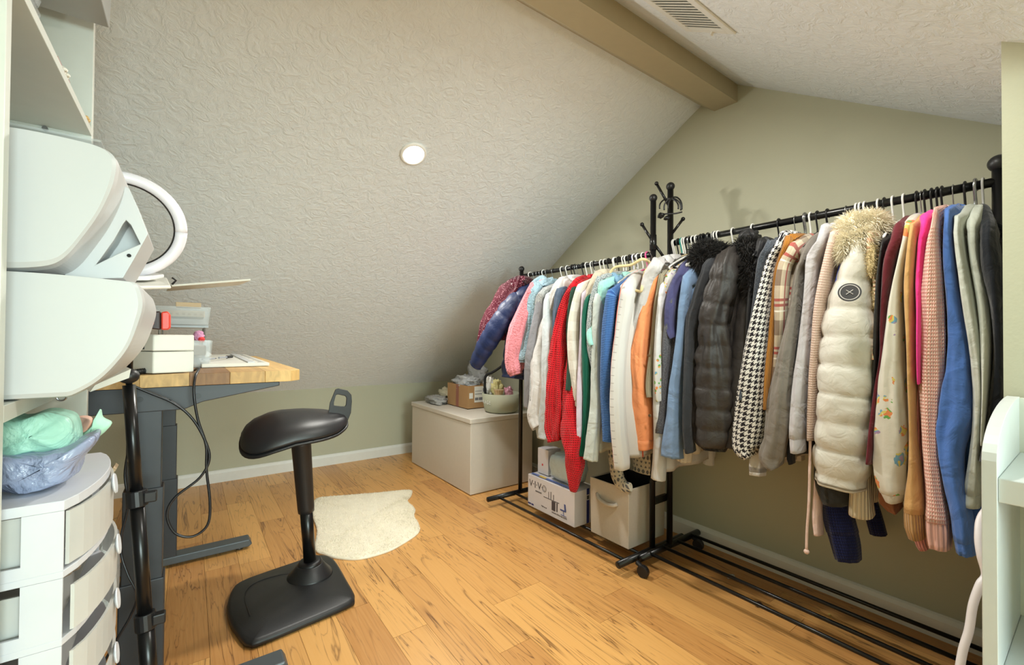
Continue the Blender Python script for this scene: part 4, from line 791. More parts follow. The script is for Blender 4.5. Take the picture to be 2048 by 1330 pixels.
# ------------------------------------------------------------------ leaning stool
st = thing('leaning_stool', 'black padded leaning stool on a slanted pole with a flat base', 'stool', (.33, 1.86, 0))
base_m = MT('stool_black', (30, 31, 33), .42, 0, .5); base_m.bump(base_m.noise(300, 2), .0006, .3); base_m = base_m.m
op = [(453, 1214), (461, 1186), (478, 1166), (530, 1146), (588.6, 1126), (625, 1114), (648, 1111), (664, 1117), (676, 1130), (692, 1158), (707, 1184), (709, 1196), (700, 1208), (610, 1247), (517.6, 1285), (500, 1288), (486.5, 1283), (470, 1262), (457.7, 1241)]
B = [at(a, b, 2, .018) for a, b in op]; B = spline(B + [B[0]], 3)[:-1]; bc_ = sum(B, V()) / len(B); pv = V((.405, 1.93, 0))
def bring(s, z, cc=bc_): return [V((cc.x + (p.x - cc.x) * s, cc.y + (p.y - cc.y) * s, z)) for p in B]
G().loft([bring(.97, .002), bring(1.0, .006), bring(1.0, .016), bring(.985, .022), bring(.94, .028), bring(.6, .033), bring(.25, .036), bring(.01, .037)]).build('base_plate', base_m, st, smooth=True)
ax = V((-.045, -.03, .50)).normalized()
G().lathe(pv, [(.088, .026), (.082, .040), (.062, .062), (.050, .078), (.046, .080), (.001, .080)], 36).build('pivot_cone', base_m, st, smooth=True)
G().lathe(pv + V((0, 0, .078)), [(.001, 0), (.044, 0), (.046, .006), (.040, .014), (.03, .016), (.001, .016)], 32, ax=ax).build('collar', blackp, st, smooth=True)
p0 = pv + V((0, 0, .085)); L = .50
G().tube([p0, p0 + ax * .24], .0235, 24).build('lower_pole', black, st, smooth=True)
G().lathe(p0 + ax * .21, [(.0235, 0), (.0300, .004), (.031, .02), (.036, L - .22), (.044, L - .20), (.001, L - .20)], 28, ax=ax).build('upper_sleeve', base_m, st, smooth=True)
pt = p0 + ax * (L + .005)
# seat: u front(-)->back(+) along X, v across
def seat_z(u, v):
    z = .645 + (.038 if u > -.2 else .038)
    z += -.075 * max(0, (-u - .3)) ** 1.4 * .75 - .02 * max(0, u - .1) + .05 * max(0, u - .75) ** 1.2
    z += -.035 * v * v - .025 * max(0, -v) * max(0, -u) + .012 * v
    return z
SU = .185; SV = .15; sc0 = V((.345, 1.905, 0)); rings_top = []
Nr = 12; Na = 48
def seat_pt(r, a, dz):
    cu, cv = math.cos(a), math.sin(a); u = r * math.copysign(abs(cu) ** .75, cu); v = r * math.copysign(abs(cv) ** .75, cv) * (1 - .22 * u)
    return V((sc0.x + u * SU + .03 * v, sc0.y + v * SV - .03 * u, seat_z(u, v) + dz))
def sring(r, dz): return [seat_pt(r, 2 * math.pi * j_ / Na, dz) for j_ in range(Na)]
seat_m = MT('black_leatherette', (34, 34, 36), .40, 0, .5); seat_m.bump(seat_m.noise(420, 2), .0006, .4)
G().loft([sring(.02, .025), sring(.3, .025), sring(.6, .024), sring(.82, .018), sring(.94, .006), sring(1.0, -.012), sring(1.0, -.022), sring(.96, -.028), sring(.5, -.03), sring(.05, -.03)]).build('seat_pad', seat_m.m, st, smooth=True)
G().loft([sring(.02, -.028), sring(.97, -.028), sring(1.02, -.026), sring(1.02, -.034), sring(.8, -.042), sring(.35, -.075), sring(.2, -.085), sring(.02, -.085)]).build('seat_shell', base_m, st, smooth=True)
# handle: plate with a slot, rising from the back edge
hp = [(655, 838), (660, 806), (671, 779), (677, 777), (695, 781), (703, 790), (704, 803), (702, 826), (694, 846), (682, 858)]
hl = [(668, 811), (668, 805), (672, 790), (676, 789), (690, 792), (693, 796), (692, 810), (690, 813), (682, 813), (674, 812)]
def hpt(a, b): p = at(a, b, 1, 1.87); q = (p.z - .66) / .13; return p + V((0, 0, 0))
H0 = [hpt(*q) for q in hp]; H1 = [hpt(*q) for q in hl]; g = G(); n = len(H0); D = V((.010, .07, 0)); 
pairs = [H0, H1]; vs = [p for L_ in pairs for p in L_] + [p + D * .14 for L_ in pairs for p in L_]
fs_ = []
for i in range(n):
    j_ = (i + 1) % n
    fs_ += [(i, j_, n + j_, n + i), (2 * n + i, 3 * n + i, 3 * n + j_, 2 * n + j_), (i, 2 * n + i, 2 * n + j_, j_), (n + i, n + j_, 3 * n + j_, 3 * n + i)]
g.add(vs, fs_).build('handle', base_m, st, bevel=.002)
# flex foot outline on the base
g = G().tube([at(a, b, 2, .033) for a, b in ((602, 1147), (560, 1150), (515, 1163), (493, 1180), (490, 1200), (500, 1232))], .0014, 6, 5); g.build('mould_line', blackp, st)

# ------------------------------------------------------------------ standing desk
dk = thing('standing_desk', 'raised standing desk with a patchwork wood top and dark legs', 'desk', (-.05, 1.95, 0))
steel = plain('dark_grey_steel', (58, 60, 64), .45, .2)
tones = [(176, 134, 84), (198, 158, 100), (214, 176, 118), (150, 112, 76), (206, 166, 108), (226, 186, 122)]
xb = [-.34, -.22, -.10, .0, .09, .175, .27]
for i in range(6):
    t = MT('desk_wood', tones[i], .5, 0, .35); mp = t.node('ShaderNodeMapping'); mp.inputs['Scale'].default_value = (40, 3, 12); mp.inputs['Location'].default_value = (i * 3, i * 5, 0); t.link(t.tc.outputs['Object'], mp.inputs[0])
    nn = t.noise(1.6, 4, vec=mp.outputs[0], dist=1); cc = lin(tones[i]); t.base(t.mix(nn, tuple(q * .45 for q in cc[:3]) + (1,), tuple(min(1, q * 1.25) for q in cc[:3]) + (1,)))
    a, b = xb[i] + (.0004 if i else 0), xb[i + 1]; 
    y0, y1 = 1.432, 2.545
    if i < 5: g = G().box(a, b, y0, y1, .868, .90)
    else: g = G().prism([(a, y0, .868), (b - .028, y0, .868), (b, y0 + .028, .868), (b, y1, .868), (a, y1, .868)], (0, 0, .032))
    g.build('board', t.m, dk, bevel=.0012)
G().prism([(-.34, 1.45, .867), (.215, 1.45, .867), (.215, 1.45, .855), (.03, 1.45, .822), (-.01, 1.45, .805), (-.34, 1.45, .805)], (0, .012, 0)).build('side_bracket', steel, dk, bevel=.002)
for x in (-.10, .02):
    G().tube([(x, 1.4475, .838), (x, 1.450, .838)], .007, 14).build('bolt', blackp, dk)
G().box(-.30, -.24, 1.47, 2.46, .835, .866).build('cross_rail', steel, dk); 
G().prism([(-.34, 2.43, .867), (.18, 2.43, .867), (.18, 2.43, .855), (.0, 2.43, .815), (-.34, 2.43, .815)], (0, .012, 0)).build('side_bracket', steel, dk)
for yy, x0, x1 in ((1.475, -.135, -.045), (2.435, -.13, -.035)):
    G().box(x0 + .010, x1 - .010, yy - .022, yy + .022, .60, .82).build('leg_top', steel, dk, bevel=.002)
    G().box(x0 + .005, x1 - .005, yy - .027, yy + .027, .37, .61).build('leg_middle', steel, dk, bevel=.002)
    G().box(x0, x1, yy - .032, yy + .032, .03, .38).build('leg_base', steel, dk, bevel=.003)
    G().prism([(-.36, yy - .035, .012), (.235, yy - .035, .012), (.25, yy - .035, .022), (.238, yy - .035, .045), (-.36, yy - .035, .045)][::-1], (0, .07, 0)).build('foot', plain('foot_grey_steel', (84, 90, 94), .4, .3), dk, bevel=.004)
    G().lathe((.20, yy, 0), [(.016, 0), (.018, .004), (.016, .012)], 18).build('levelling_pad', blackp, dk)

# ------------------------------------------------------------------ things on the desk
wh = plain('white_plastic', (228, 226, 216), .35); lp_ = thing('label_printer', 'white cube shaped label printer at the near edge of the desk', 'printer', (.0, 1.46, .90))
a0 = at(305, 747, 1, 1.452); a1 = at(388, 742, 1, 1.47); wdt = (V((a1.x, a1.y, 0)) - V((a0.x, a0.y, 0))).length
xd = V((a1.x - a0.x, a1.y - a0.y, 0)).normalized(); yd = V((-xd.y + -.0, xd.x, 0)); 
rotp = Matrix.Translation((a0.x, a0.y, .902)) @ Matrix(((xd.x, yd.x, 0, 0), (xd.y, yd.y, 0, 0), (0, 0, 1, 0), (0, 0, 0, 1))) @ Matrix.Shear('XZ', 4, (0, 0)) @ Matrix.Identity(4)
dx = -.42
sh = Matrix(((1, dx, 0, 0), (0, 1, 0, 0), (0, 0, 1, 0), (0, 0, 0, 1)))
G().box(0, wdt, 0, .11, .0, .056, sh).build('lower_case', wh, lp_, xf=rotp, bevel=.003)
G().box(0, wdt, 0, .11, .0575, .100, sh).build('upper_case', wh, lp_, xf=rotp, bevel=.003)
G().box(-.002, .004, .03, .075, .062, .090, sh).build('paper_slot', plain('slot_black', (14, 14, 18), .6), lp_, xf=rotp)
pc = thing('power_connector', 'black ribbed power plug at the back of the label printer', 'plug', tuple(at(285, 745, 1, 1.5)))
G().tube([at(266, 745, 1, 1.46), at(280, 743, 1, 1.47), at(303, 740, 1, 1.49)], .007, 10).build('body', blackp, pc, smooth=True)
for k in range(5): pq = at(266, 745, 1, 1.46).lerp(at(303, 740, 1, 1.49), .1 + k * .12); G().tube([pq, pq + V((.003, 0, 0))], .008, 10).build('rib', blackp, pc)
# keyboard tray / paper trimmer lying along the desk
tr = thing('paper_trimmer', 'long white paper trimmer tray lying on the desk', 'trimmer', (.13, 2.1, .90))
G().box(.03, .215, 1.66, 2.50, .901, .912).build('tray', wh, tr, bevel=.002)
G().box(.155, .175, 1.68, 2.48, .912, .9155).build('rail', plain('trimmer_grey', (196, 198, 200), .4), tr)
for k in range(26): G().box(.185 + (.004 if k % 5 else 0), .205, 1.70 + k * .03, 1.7015 + k * .03, .912, .9124).build('tick', print_dk, tr)
pn = thing('felt_marker', 'black capped marker lying across the trimmer tray', 'marker', (.12, 1.95, .92))
a = V((.085, 1.90, .921)); b = V((.13, 1.99, .921)); G().tube([a, a.lerp(b, .6)], .0035, 10).build('barrel', plain('pen_grey', (150, 152, 158), .35), pn); G().tube([a.lerp(b, .6), b], .0055, 12).build('cap', blackp, pn)
pn = thing('thin_pen', 'thin grey pen left of the black capped marker', 'pen', (.05, 1.83, .92))
G().tube([(.035, 1.80, .920), (.07, 1.87, .920)], .0032, 10).build('barrel', plain('pen_grey', (150, 152, 158), .35), pn); G().tube([(.07, 1.87, .920), (.078, 1.886, .920)], [.003, .0008], 10).build('tip', print_dk, pn)
tag(G().ball((.02, 2.15, .925), .05, .09, .016, 20, 12, .2, 4).build('foam_pad', plain('white_foam', (226, 224, 216), .8), None, smooth=True), 'rounded white pad behind the label printer', 'pad')
# drawer organiser stack behind
clr = MT('clear_plastic', (210, 216, 218), .12, 0, .6); clr.b.inputs['Alpha'].default_value = .3; clr.b.inputs['Transmission Weight'].default_value = .0; clr = clr.m
def organiser(label, x0, x1, y0, y1, z0, z1, fill, seed):
    t_ = thing('clear_organiser', label, 'organiser', ((x0 + x1) / 2, (y0 + y1) / 2, z0)); shell(x0, x1, y0, y1, z0, z1, .003, .006).build('tray', clr, t_)
    G().box(x0 + .01, x1 - .01, y0 + .006, y1 - .01, z0 + (z1 - z0) * .45, z0 + (z1 - z0) * .8).build('content', fill, t_, bevel=.003); return t_
kraft = plain('kraft_card', (206, 180, 146), .8)
o1 = organiser('clear organiser tray with tan cards on top of the craft stack', -.09, .05, 1.80, 2.05, 1.035, 1.095, kraft, 1)
for k in range(7): G().box(-.07 + k * .016, -.062 + k * .016, 1.804, 1.806, 1.068, 1.074).build('bead', plain('bead_tan', (176, 140, 100), .5), o1)
o2 = thing('wire_rack', 'small wire riser holding up the clear organiser', 'rack', (-.02, 1.92, .90))
for x in (-.08, .04):
    for y in (1.82, 2.03): G().tube([(x, y, .901), (x, y, 1.034)], .003, 8).build('leg', plast['wire'], o2)
G().box(-.09, .05, 1.81, 2.04, 1.027, 1.034).build('shelf', plain('riser_grey', (160, 164, 166), .4), o2)
organiser('clear organiser tray standing on the desk behind the printer', -.13, .052, 1.68, 1.80, .901, .985, plain('grey_card', (170, 160, 150), .8), 2)
pm = thing('yarn_pompom', 'pink pompom with red flecks on the craft organiser', 'pompom', (.02, 1.74, .99)); 
G().ball((.022, 1.74, 1.000), .016, jit=.4, seed=4).build('ball', K('pink_yarn', (214, 150, 186), 'teddy'), pm, smooth=True); G().ball((.03, 1.73, .988), .009, jit=.4, seed=7).build('fleck', plain('red_yarn', (220, 60, 60), .8), pm, smooth=True)
tag(G().box(-.04, .03, 1.86, 1.95, 1.097, 1.113).build('kraft_box', kraft, None, bevel=.002), 'small tan card box under the white board tip', 'box')
# red and black tape gun
tg_ = thing('tape_dispenser', 'red and black tape dispenser poking out behind the white bin', 'dispenser', tuple(at(320, 640, 1, 1.40)))
Yt = 1.42
def tp(a, b): return at(a, b, 1, Yt)
def plate(pts, th_, mat, name, par, Y0=Yt, bevel=.003): G().prism([at(a, b, 1, Y0) for a, b in pts], (0, th_, 0)).build(name, mat, par, bevel=bevel)
plate([(322, 624), (335, 622), (341, 628), (341, 656), (336, 660), (322, 660)], .035, plain('red_plastic', (226, 70, 52), .35), 'front_guard', tg_, bevel=.004)
plate([(300, 624), (321, 622), (321, 660), (288, 656)], .03, plain('brown_black_plastic', (52, 28, 26), .4), 'housing', tg_)
plate([(276, 650), (300, 618), (309, 622), (308, 648), (303, 654)], .006, plain('red_plastic', (226, 70, 52), .35), 'red_edge', tg_, Y0=Yt - .004)
plate([(276, 650), (299, 618), (306, 622), (305, 648), (301, 654)], .008, plain('slate_plastic', (44, 56, 70), .4), 'side_cover', tg_, Y0=Yt - .008)

# white lap board and thin white board resting on the organisers
wbd = thing('white_tray', 'white shallow tray with rounded corner resting beside the bins', 'tray', tuple(at(260, 575, 1, 1.25)))
g = G().prism([at(150, 566, 1, 1.12), at(230, 572, 1, 1.05), at(342, 571, 1, 1.28), at(334, 555, 1, 1.55), at(300, 553, 1, 1.62), at(180, 560, 1, 1.5)], (0, 0, -.008)); g.build('tray', wh, wbd, bevel=.003)
g = G().prism([at(200, 563, 1, 1.22), at(300, 561, 1, 1.30), at(328, 556, 1, 1.42), at(300, 551, 1, 1.58), at(215, 555, 1, 1.5)], (0, 0, .010)); g.build('tablet', plain('white_gloss', (236, 236, 236), .25), wbd, bevel=.003)
bb_ = thing('foam_board', 'thin white board edge sticking out to the right above the organisers', 'board', tuple(at(420, 565, 1, 1.75)))
G().prism([at(344, 573, 1, 1.75), at(501, 561, 1, 1.75), at(501, 557.5, 1, 1.75), at(344, 569.5, 1, 1.75)], (-.02, .20, 0)).build('sheet', plain('foam_white', (224, 220, 208), .6), bb_)
ck = thing('black_clip', 'small bent black clip above the white board', 'clip', tuple(at(350, 562, 1, 1.6)))
G().tube([at(344, 555, 1, 1.6), at(352, 561, 1, 1.6), at(344, 569, 1, 1.6)], .0028, 8).build('wire', blackp, ck)

# ------------------------------------------------------------------ ring light on its stand
rl = thing('ring_light', 'white ring light with a dark inner rim behind the stacked bins', 'ring light', (-.11, 1.30, 0))
rc = at(247, 450, 1, 1.33); face = (EYE - rc).normalized(); q = face.to_track_quat('Z', 'Y'); nseg = 64
def torus(R, rx, rz, off, nn=16):
    return [[rc + q @ V(((R + rx * math.cos(b)) * math.cos(a), (R + rx * math.cos(b)) * math.sin(a), off + rz * math.sin(b))) for b in [2 * math.pi * k / nn for k in range(nn)]] for a in [2 * math.pi * j_ / nseg for j_ in range(nseg + 1)]]
Rr = (abs(at(247, 346, 1, 1.33).z - at(247, 552, 1, 1.33).z)) / 2
G().loft(torus(Rr - .012, .0125, .010, 0)).build('diffuser_ring', plain('ring_white', (236, 232, 238), .3), rl, smooth=True)
G().loft(torus(Rr - .022, .0045, .012, -.008)).build('inner_rim', plain('rim_black', (40, 40, 46), .4), rl, smooth=True)
G().loft(torus(Rr - .011, .012, .006, -.012)).build('back_shell', plain('rim_black', (40, 40, 46), .4), rl, smooth=True)
s0, s1 = at(258, 770, 1, 1.32), at(297, 1330, 1, 1.27); s2 = at(264, 600, 1, 1.33); dn = (s1 - s0).normalized()
cl0 = s0.lerp(s1, .41); cl1 = s0.lerp(s1, .845)
G().tube([s0, cl0], .0118, 18).build('pole_section', black, rl, smooth=True)
G().tube([cl0, cl1], .0135, 18).build('pole_section', black, rl, smooth=True); G().tube([cl1, s1 + dn * .10], .0155, 18).build('pole_section', black, rl, smooth=True)
G().tube([rc + V((0, .02, -Rr)), s2, s0], .006, 12).build('neck', black, rl, smooth=True)
G().ball(at(257, 752, 1, 1.31), .020, .018, .017, 18, 12).build('tilt_joint', blackp, rl, smooth=True)
for cc_ in (cl0, cl1):
    cq = G().tube([cc_ - dn * .018, cc_ + dn * .018], .0195, 18).build('clamp', blackp, rl, smooth=False, bevel=.002); G().box(cc_.x + .012, cc_.x + .036, cc_.y - .016, cc_.y + .004, cc_.z - .010, cc_.z + .013).build('lever', blackp, cq, bevel=.003)
ft = s1 + dn * .10
for a in (.6, 2.7, 4.7): G().tube([ft + V((0, 0, .02)), V((ft.x + .13 * math.cos(a), ft.y + .13 * math.sin(a) , .008))], .008, 10).build('leg', black, rl, smooth=True)

# ------------------------------------------------------------------ cables
def cable(label, pts, r=.0032, mat=None, name='power_cable'):
    o = G().tube([at(a, b, ax, v) for a, b, ax, v in pts], r, 8, 6).build(name, mat or plain('cable_black', (24, 24, 28), .35), None, smooth=True); return tag(o, label, 'cable')
cable('black power cord looping down from the desk to a low coil', [(262, 770, 1, 1.40), (300, 786, 1, 1.40), (345, 805, 1, 1.40), (380, 832, 1, 1.40), (405, 870, 1, 1.40), (419, 915, 1, 1.40), (400, 955, 1, 1.40), (350, 995, 1, 1.40), (334, 1030, 1, 1.40), (350, 1066, 1, 1.40), (385, 1073, 1, 1.40), (415, 1050, 1, 1.40), (420, 1005, 1, 1.40), (413, 940, 1, 1.40), (412, 890, 1, 1.40), (396, 840, 1, 1.40), (388, 790, 1, 1.40), (390, 755, 1, 1.415), (398, 737, 1, 1.46), (388, 741, 1, 1.50)])
cable('thin black cord hanging beside the light stand pole', [(257, 900, 1, 1.36), (250, 950, 1, 1.36), (256, 1010, 1, 1.35), (243, 1070, 1, 1.35), (243, 1110, 1, 1.35), (256, 1150, 1, 1.34), (274, 1190, 1, 1.33), (262, 1230, 1, 1.33), (236, 1275, 1, 1.33), (205, 1330, 1, 1.33)], .0028)
cable('black cord crossing the floor end beside the drawers', [(195, 1284, 1, 1.34), (222, 1286, 1, 1.34), (232, 1305, 1, 1.34), (242, 1345, 1, 1.34)], .0028)

# ------------------------------------------------------------------ bookcase at the left
bkm = plain('white_melamine', (214, 217, 209), .4)
bc1 = thing('bookcase', 'tall white bookcase at the left edge with white bins in it', 'bookcase', (-.34, 1.1, 0))
XF, XBk = -.188, -.50
G().box(XBk, XF, .806, .826, 0, 1.95).build('side_panel', bkm, bc1, bevel=.001)
G().box(XBk, XF, 1.385, 1.405, 0, 1.95).build('side_panel', bkm, bc1, bevel=.001)
G().box(XBk, XBk + .006, .826, 1.385, 0, 1.95).build('back_panel', bkm, bc1)
for z0, z1 in ((.888, .910), (1.457, 1.474), (.04, .06), (1.92, 1.94)): G().box(XBk + .006, XF, .826, 1.385, z0, z1).build('shelf', bkm, bc1, bevel=.001)
pinm = plain('pin_hole', (30, 30, 30), .8)
for z in (1.60, 1.573, 1.51, 1.487, 1.43, 1.40): G().tube([at(130, 80, 1, 1.385) * V((1, 0, 0)).x if False else V((-.262, 1.3845, z)), V((-.262, 1.386, z))], .003, 10).build('pin_hole', pinm, bc1)
G().tube([(-.262, 1.378, 1.452), (-.262, 1.386, 1.452)], .005, 10).build('shelf_pin', plast['wire'], bc1)
# stuff on the upper shelf
gb = thing('grey_bin', 'grey plastic bin overhanging the upper shelf of the bookcase', 'bin', (-.2, 1.25, 1.69))
shell(-.34, -.155, 1.06, 1.33, 1.69, 1.86, .004, .006).build('tub', plain('grey_tub', (168, 170, 168), .35), gb, bevel=.002)
sp = thing('stacked_trays', 'stack of clear ribbed trays on the upper shelf', 'tray', (-.26, 1.03, 1.476))
for k in range(9): shell(-.30, -.222, .96, 1.11, 1.4765 + k * .024, 1.49 + k * .024, .002, .003).build('tray', clr, sp)
cd = thing('craft_cards', 'dusky pink card sheets lying on the upper shelf edge', 'card', (-.2, 1.2, 1.474))
# (kept at the front edge of the shelf where the trays leave room)
for k, (y0, y1) in enumerate(((.98, 1.07), (1.10, 1.20), (1.22, 1.32))): G().box(-.199, -.195, y0, y1, 1.4745, 1.489 + .004 * (k == 1)).build('sheet', plain('dusky_pink_card', (178, 132, 128), .7), cd)
g = G()
for k in range(12): g.ball((-.190 - (k % 3) * .003, 1.12 + k * .0035, 1.4815 + (k % 2) * .003), .0035, n=8, m=6)
tag(g.build('bead_string', plain('bead_white', (226, 222, 208), .4), None, smooth=True), 'little heap of white beads on the upper shelf edge', 'beads')
g = G()
for k in range(7): g.ball((-.194 + (k % 2) * .003, 1.335 + k * .005, 1.479 + (k % 3) * .002), .0045, n=8, m=6)
tag(g.build('tan_beads', plain('bead_tan2', (206, 170, 110), .5), None, smooth=True), 'small tan beads at the far end of the upper shelf', 'beads')

# ---- stacked hopper bins: rounded side profile swept across the shelf
bin_m = MT('bin_white', (196, 197, 198), .35, 0, .5); bin_m.vary(3, .015); bin_m = bin_m.m
def hopper(label, prof, y0, y1, zb, inset=.012, flare=None):
    t_ = thing('storage_bin', label, 'bin', (-.2, (y0 + y1) / 2, zb), 'stacked white bins')
    P = [at(a, b, 1, y0 + .15) for a, b in prof]; P = [V((p.x, 0, max(p.z, zb))) for p in spline(P, 5)]
    back = [V((XBk + .03, 0, P[-1].z)), V((XBk + .02, 0, P[0].z))]; pr = P + back; c = sum(pr, V()) / len(pr); rings = []
    for s, y in ((.90, y0 - .006), (.97, y0 - .003), (1.0, y0 + inset), (1.0, y1 - inset), (.97, y1), (.92, y1 + .003)):
        rings.append([V((c.x + (p.x - c.x) * s if p.x > c.x else p.x, y, c.z + (p.z - c.z) * (s if p.z < c.z else 1))) for p in pr])
    G().loft(rings).build('body', bin_m, t_, smooth=False, bevel=.003); return t_
low = [(26, 563), (120, 567), (200, 573), (275, 580), (292, 584), (300, 600), (303, 620), (297, 645), (280, 688), (255, 722), (225, 750), (190, 770), (150, 785), (100, 793), (60, 796), (20, 796)]
h1 = hopper('large white curved bin on the middle shelf, lower of the stacked two', low, .872, 1.17, .911)
upp = [(24, 322), (100, 330), (170, 342), (225, 354), (248, 364), (258, 378), (257, 400), (248, 430), (228, 470), (200, 510), (175, 540), (150, 556), (110, 562), (60, 563), (20, 563)]
h2 = hopper('white curved bin stacked on top of the larger one', upp, .872, 1.15, 1.075)
# flared mouth of the upper bin
mo = [(222, 358), (258, 376), (278, 420), (296, 468), (270, 515), (246, 556), (120, 560), (150, 525), (190, 470), (226, 420)]
Ym = .96
g = G(); o_ = [at(a, b, 1, Ym) for a, b in mo]; tri = [(252, 440), (262, 450), (272, 470), (281, 488), (262, 496), (235, 508), (192, 529), (205, 512), (228, 480), (246, 448)]
i_ = [at(a, b, 1, Ym) for a, b in tri]; n = len(o_); dv = V((0, .16, 0)); ii = [p + V((0, .05, 0)) for p in i_]; cc = sum(ii, V()) / n
g.add(o_ + i_ + ii + [p + dv for p in o_], [(i, (i + 1) % n, n + (i + 1) % n, n + i) for i in range(n)] + [(n + i, n + (i + 1) % n, 2 * n + (i + 1) % n, 2 * n + i) for i in range(n)] + [tuple(range(2 * n, 3 * n))] + [(i, 3 * n + i, 3 * n + (i + 1) % n, (i + 1) % n) for i in range(n)] + [tuple(range(3 * n, 4 * n))[::-1]])
g.build('hopper_mouth', bin_m, h2, bevel=.001)
p = at(258, 511, 1, Ym - .001); G().tube([p, p + V((0, .002, 0))], .003, 10).build('peg_hole', pinm, h2)
# clear box with a lid on top of the upper bin
cbx = thing('clear_box', 'clear plastic box on top of the upper white bin', 'box', (-.2, 1.05, 1.274))
shell(-.32, -.13, .96, 1.14, 1.274, 1.305, .003, .002).build('tub', clr, cbx, bevel=.003); G().prism([at(150, 296, 1, 1.0), at(206, 304, 1, 1.0), at(215, 356, 1, 1.0), at(180, 350, 1, 1.0)], (0, .003, 0)).build('divider', plain('pale_grey_card', (206, 204, 200), .5), cbx)
G().box(-.335, -.118, .95, 1.15, 1.3065, 1.310).build('lid', clr, cbx)
# slim white paper stack end under the lower bin
hk_ = thing('wire_hook', 'small wire ring hook under the middle shelf', 'hook', tuple(at(123, 794, 1, 1.38)))
G().tube([at(123 + 10 * math.cos(k * .524), 794 + 7 * math.sin(k * .524), 1, 1.383) for k in range(7)], .0018, 8, 2).build('wire', plast['wire'], hk_)
bp_ = thing('white_flap', 'white folded flap hanging out below the big bin', 'flap', tuple(at(225, 755, 1, 1.25)))
G().prism([at(190, 770, 1, 1.22), at(262, 738, 1, 1.22), at(258, 756, 1, 1.22), at(180, 784, 1, 1.22)], (-.02, .08, .004)).build('sheet', plain('foam_white', (224, 220, 208), .6), bp_)

# ------------------------------------------------------------------ plastic drawer tower under the shelf
tw_ = thing('drawer_tower', 'white plastic drawer tower with translucent drawers in the bookcase base', 'drawers', (-.27, 1.03, .06))
frost = MT('frosted_plastic', (226, 226, 222), .3, 0, .5); frost.vary(9, .1); frost.b.inputs['Alpha'].default_value = .68; frost = frost.m
dwh = plain('drawer_white', (212, 214, 221), .35); FX, TY0, TY1, TB = -.136, .850, 1.16, -.46; TH = .092; ZT = .769
nt = 7
def arc(x0, y0, y1, bulge, n=12): return [(x0 + bulge * math.sin(math.pi * k / n) ** .7, y0 + (y1 - y0) * k / n) for k in range(n + 1)]
for k in range(nt):
    zt = ZT - k * TH; zb = zt - TH
    plan = [(TB, TY0)] + arc(FX, TY0, TY1, .028) + [(TB, TY1)]
    G().prism([(x, y, zt - .010) for x, y in plan], (0, 0, .010 if k else .014)).build('shelf_plate', dwh, tw_, bevel=.001)
    for y in (TY0, TY1 - .004):
        G().box(-.176, FX, y, y + .004, zb, zt - .010).build('side_post', dwh, tw_); G().box(TB, -.176, y + .0, y + .004, zb, zb + .016).build('side_rail', dwh, tw_); G().box(TB, TB + .02, y, y + .004, zb + .016, zt - .01).build('side_post', dwh, tw_)
    pull = .004 + (.006 if k == 0 else .012); a_ = [(x + pull, y) for x, y in arc(FX - .006, TY0 + .012, TY1 - .012, .029)]
    ins = [(x - .004, y) for x, y in a_]; top = zt - (.014 if k == 0 else .026); lo = zb + .004
    dr = G().prism([(x, y, lo) for x, y in a_ + ins[::-1]], (0, 0, top - lo)).build('drawer_front', frost, tw_, smooth=False)
    G().box(TB + .02, FX - .01, TY0 + .012, TY0 + .015, lo, top).box(TB + .02, FX - .01, TY1 - .015, TY1 - .012, lo, top).box(TB + .02, FX - .01, TY0 + .015, TY1 - .015, lo, lo + .003).build('drawer_box', frost, tw_)
    hxp = FX + pull + .018; G().lathe((hxp, 1.005, top - .008), [(.001, .004), (.014, .006), (.017, .008), (.016, .010), (.001, .008)], 20, ax=(1, 0, .12)).build('handle', dwh, dr, smooth=False)
for k, (col, y) in enumerate((((206, 186, 120), 1.05), ((150, 130, 110), .95), ((140, 70, 130), 1.0), ((200, 150, 160), 1.1))):
    kk = (1, 1, 2, 2)[k]; zt = ZT - kk * TH - .03
    g = G()
    for j_ in range(30): g.ball((FX - .02 - random.random() * .04 + .02, y + random.uniform(-.04, .04), zt + random.uniform(-.006, .004)), .006, n=6, m=4)
    g.build('drawer_contents', plain('bead_mix_%d' % k, col, .5), tw_, kind='stuff')
tag(G().box(XBk + .01, FX - .01, .835, 1.30, .061, .1215).build('base_box', plain('grey_box', (150, 152, 150), .6), None), 'flat grey box under the drawer tower', 'box')
# mailer bags on top of the tower
lil = MT('lilac_film', (150, 160, 190), .22, 0, .6); lil.bump(lil.noise(13, 4, dist=1.8), .02, .9); lil.vary(10, .12)
mnt = MT('mint_film', (156, 204, 186), .45, 0, .4); mnt.bump(mnt.noise(14, 4, dist=1.5), .015, .8); mnt.vary(8, .2)
def pillow(name, label, pts, Y, th_, mat, seed, cat='bag'):
    P = [at(a, b, 1, Y) for a, b in pts]; P = spline(P + [P[0]], 4)[:-1]; c = sum(P, V()) / len(P); rings = []
    for s, d in ((.05, -.001), (.5, 0), (.8, .06), (.95, .2), (1.0, .5), (.95, .8), (.8, .94), (.5, 1), (.05, 1)):
        rings.append([V((c.x + (p.x - c.x) * s, Y + d * th_ + .012 * noise.noise(V((p.x * 22, p.z * 22, s * 3 + seed))), c.z + (p.z - c.z) * s + .006 * noise.noise(V((p.x * 40, s * 5, seed))))) for p in P])
    return tag(G().loft(rings).build(name, mat, None, smooth=True), label, cat)
pillow('mailer_bag', 'shiny lilac plastic mailer folded on the drawer tower', [(-60, 990), (20, 1003), (90, 988), (140, 965), (150, 935), (184, 896), (182, 880), (150, 892), (90, 912), (20, 918), (-60, 925)], .89, .12, lil.m, 3)
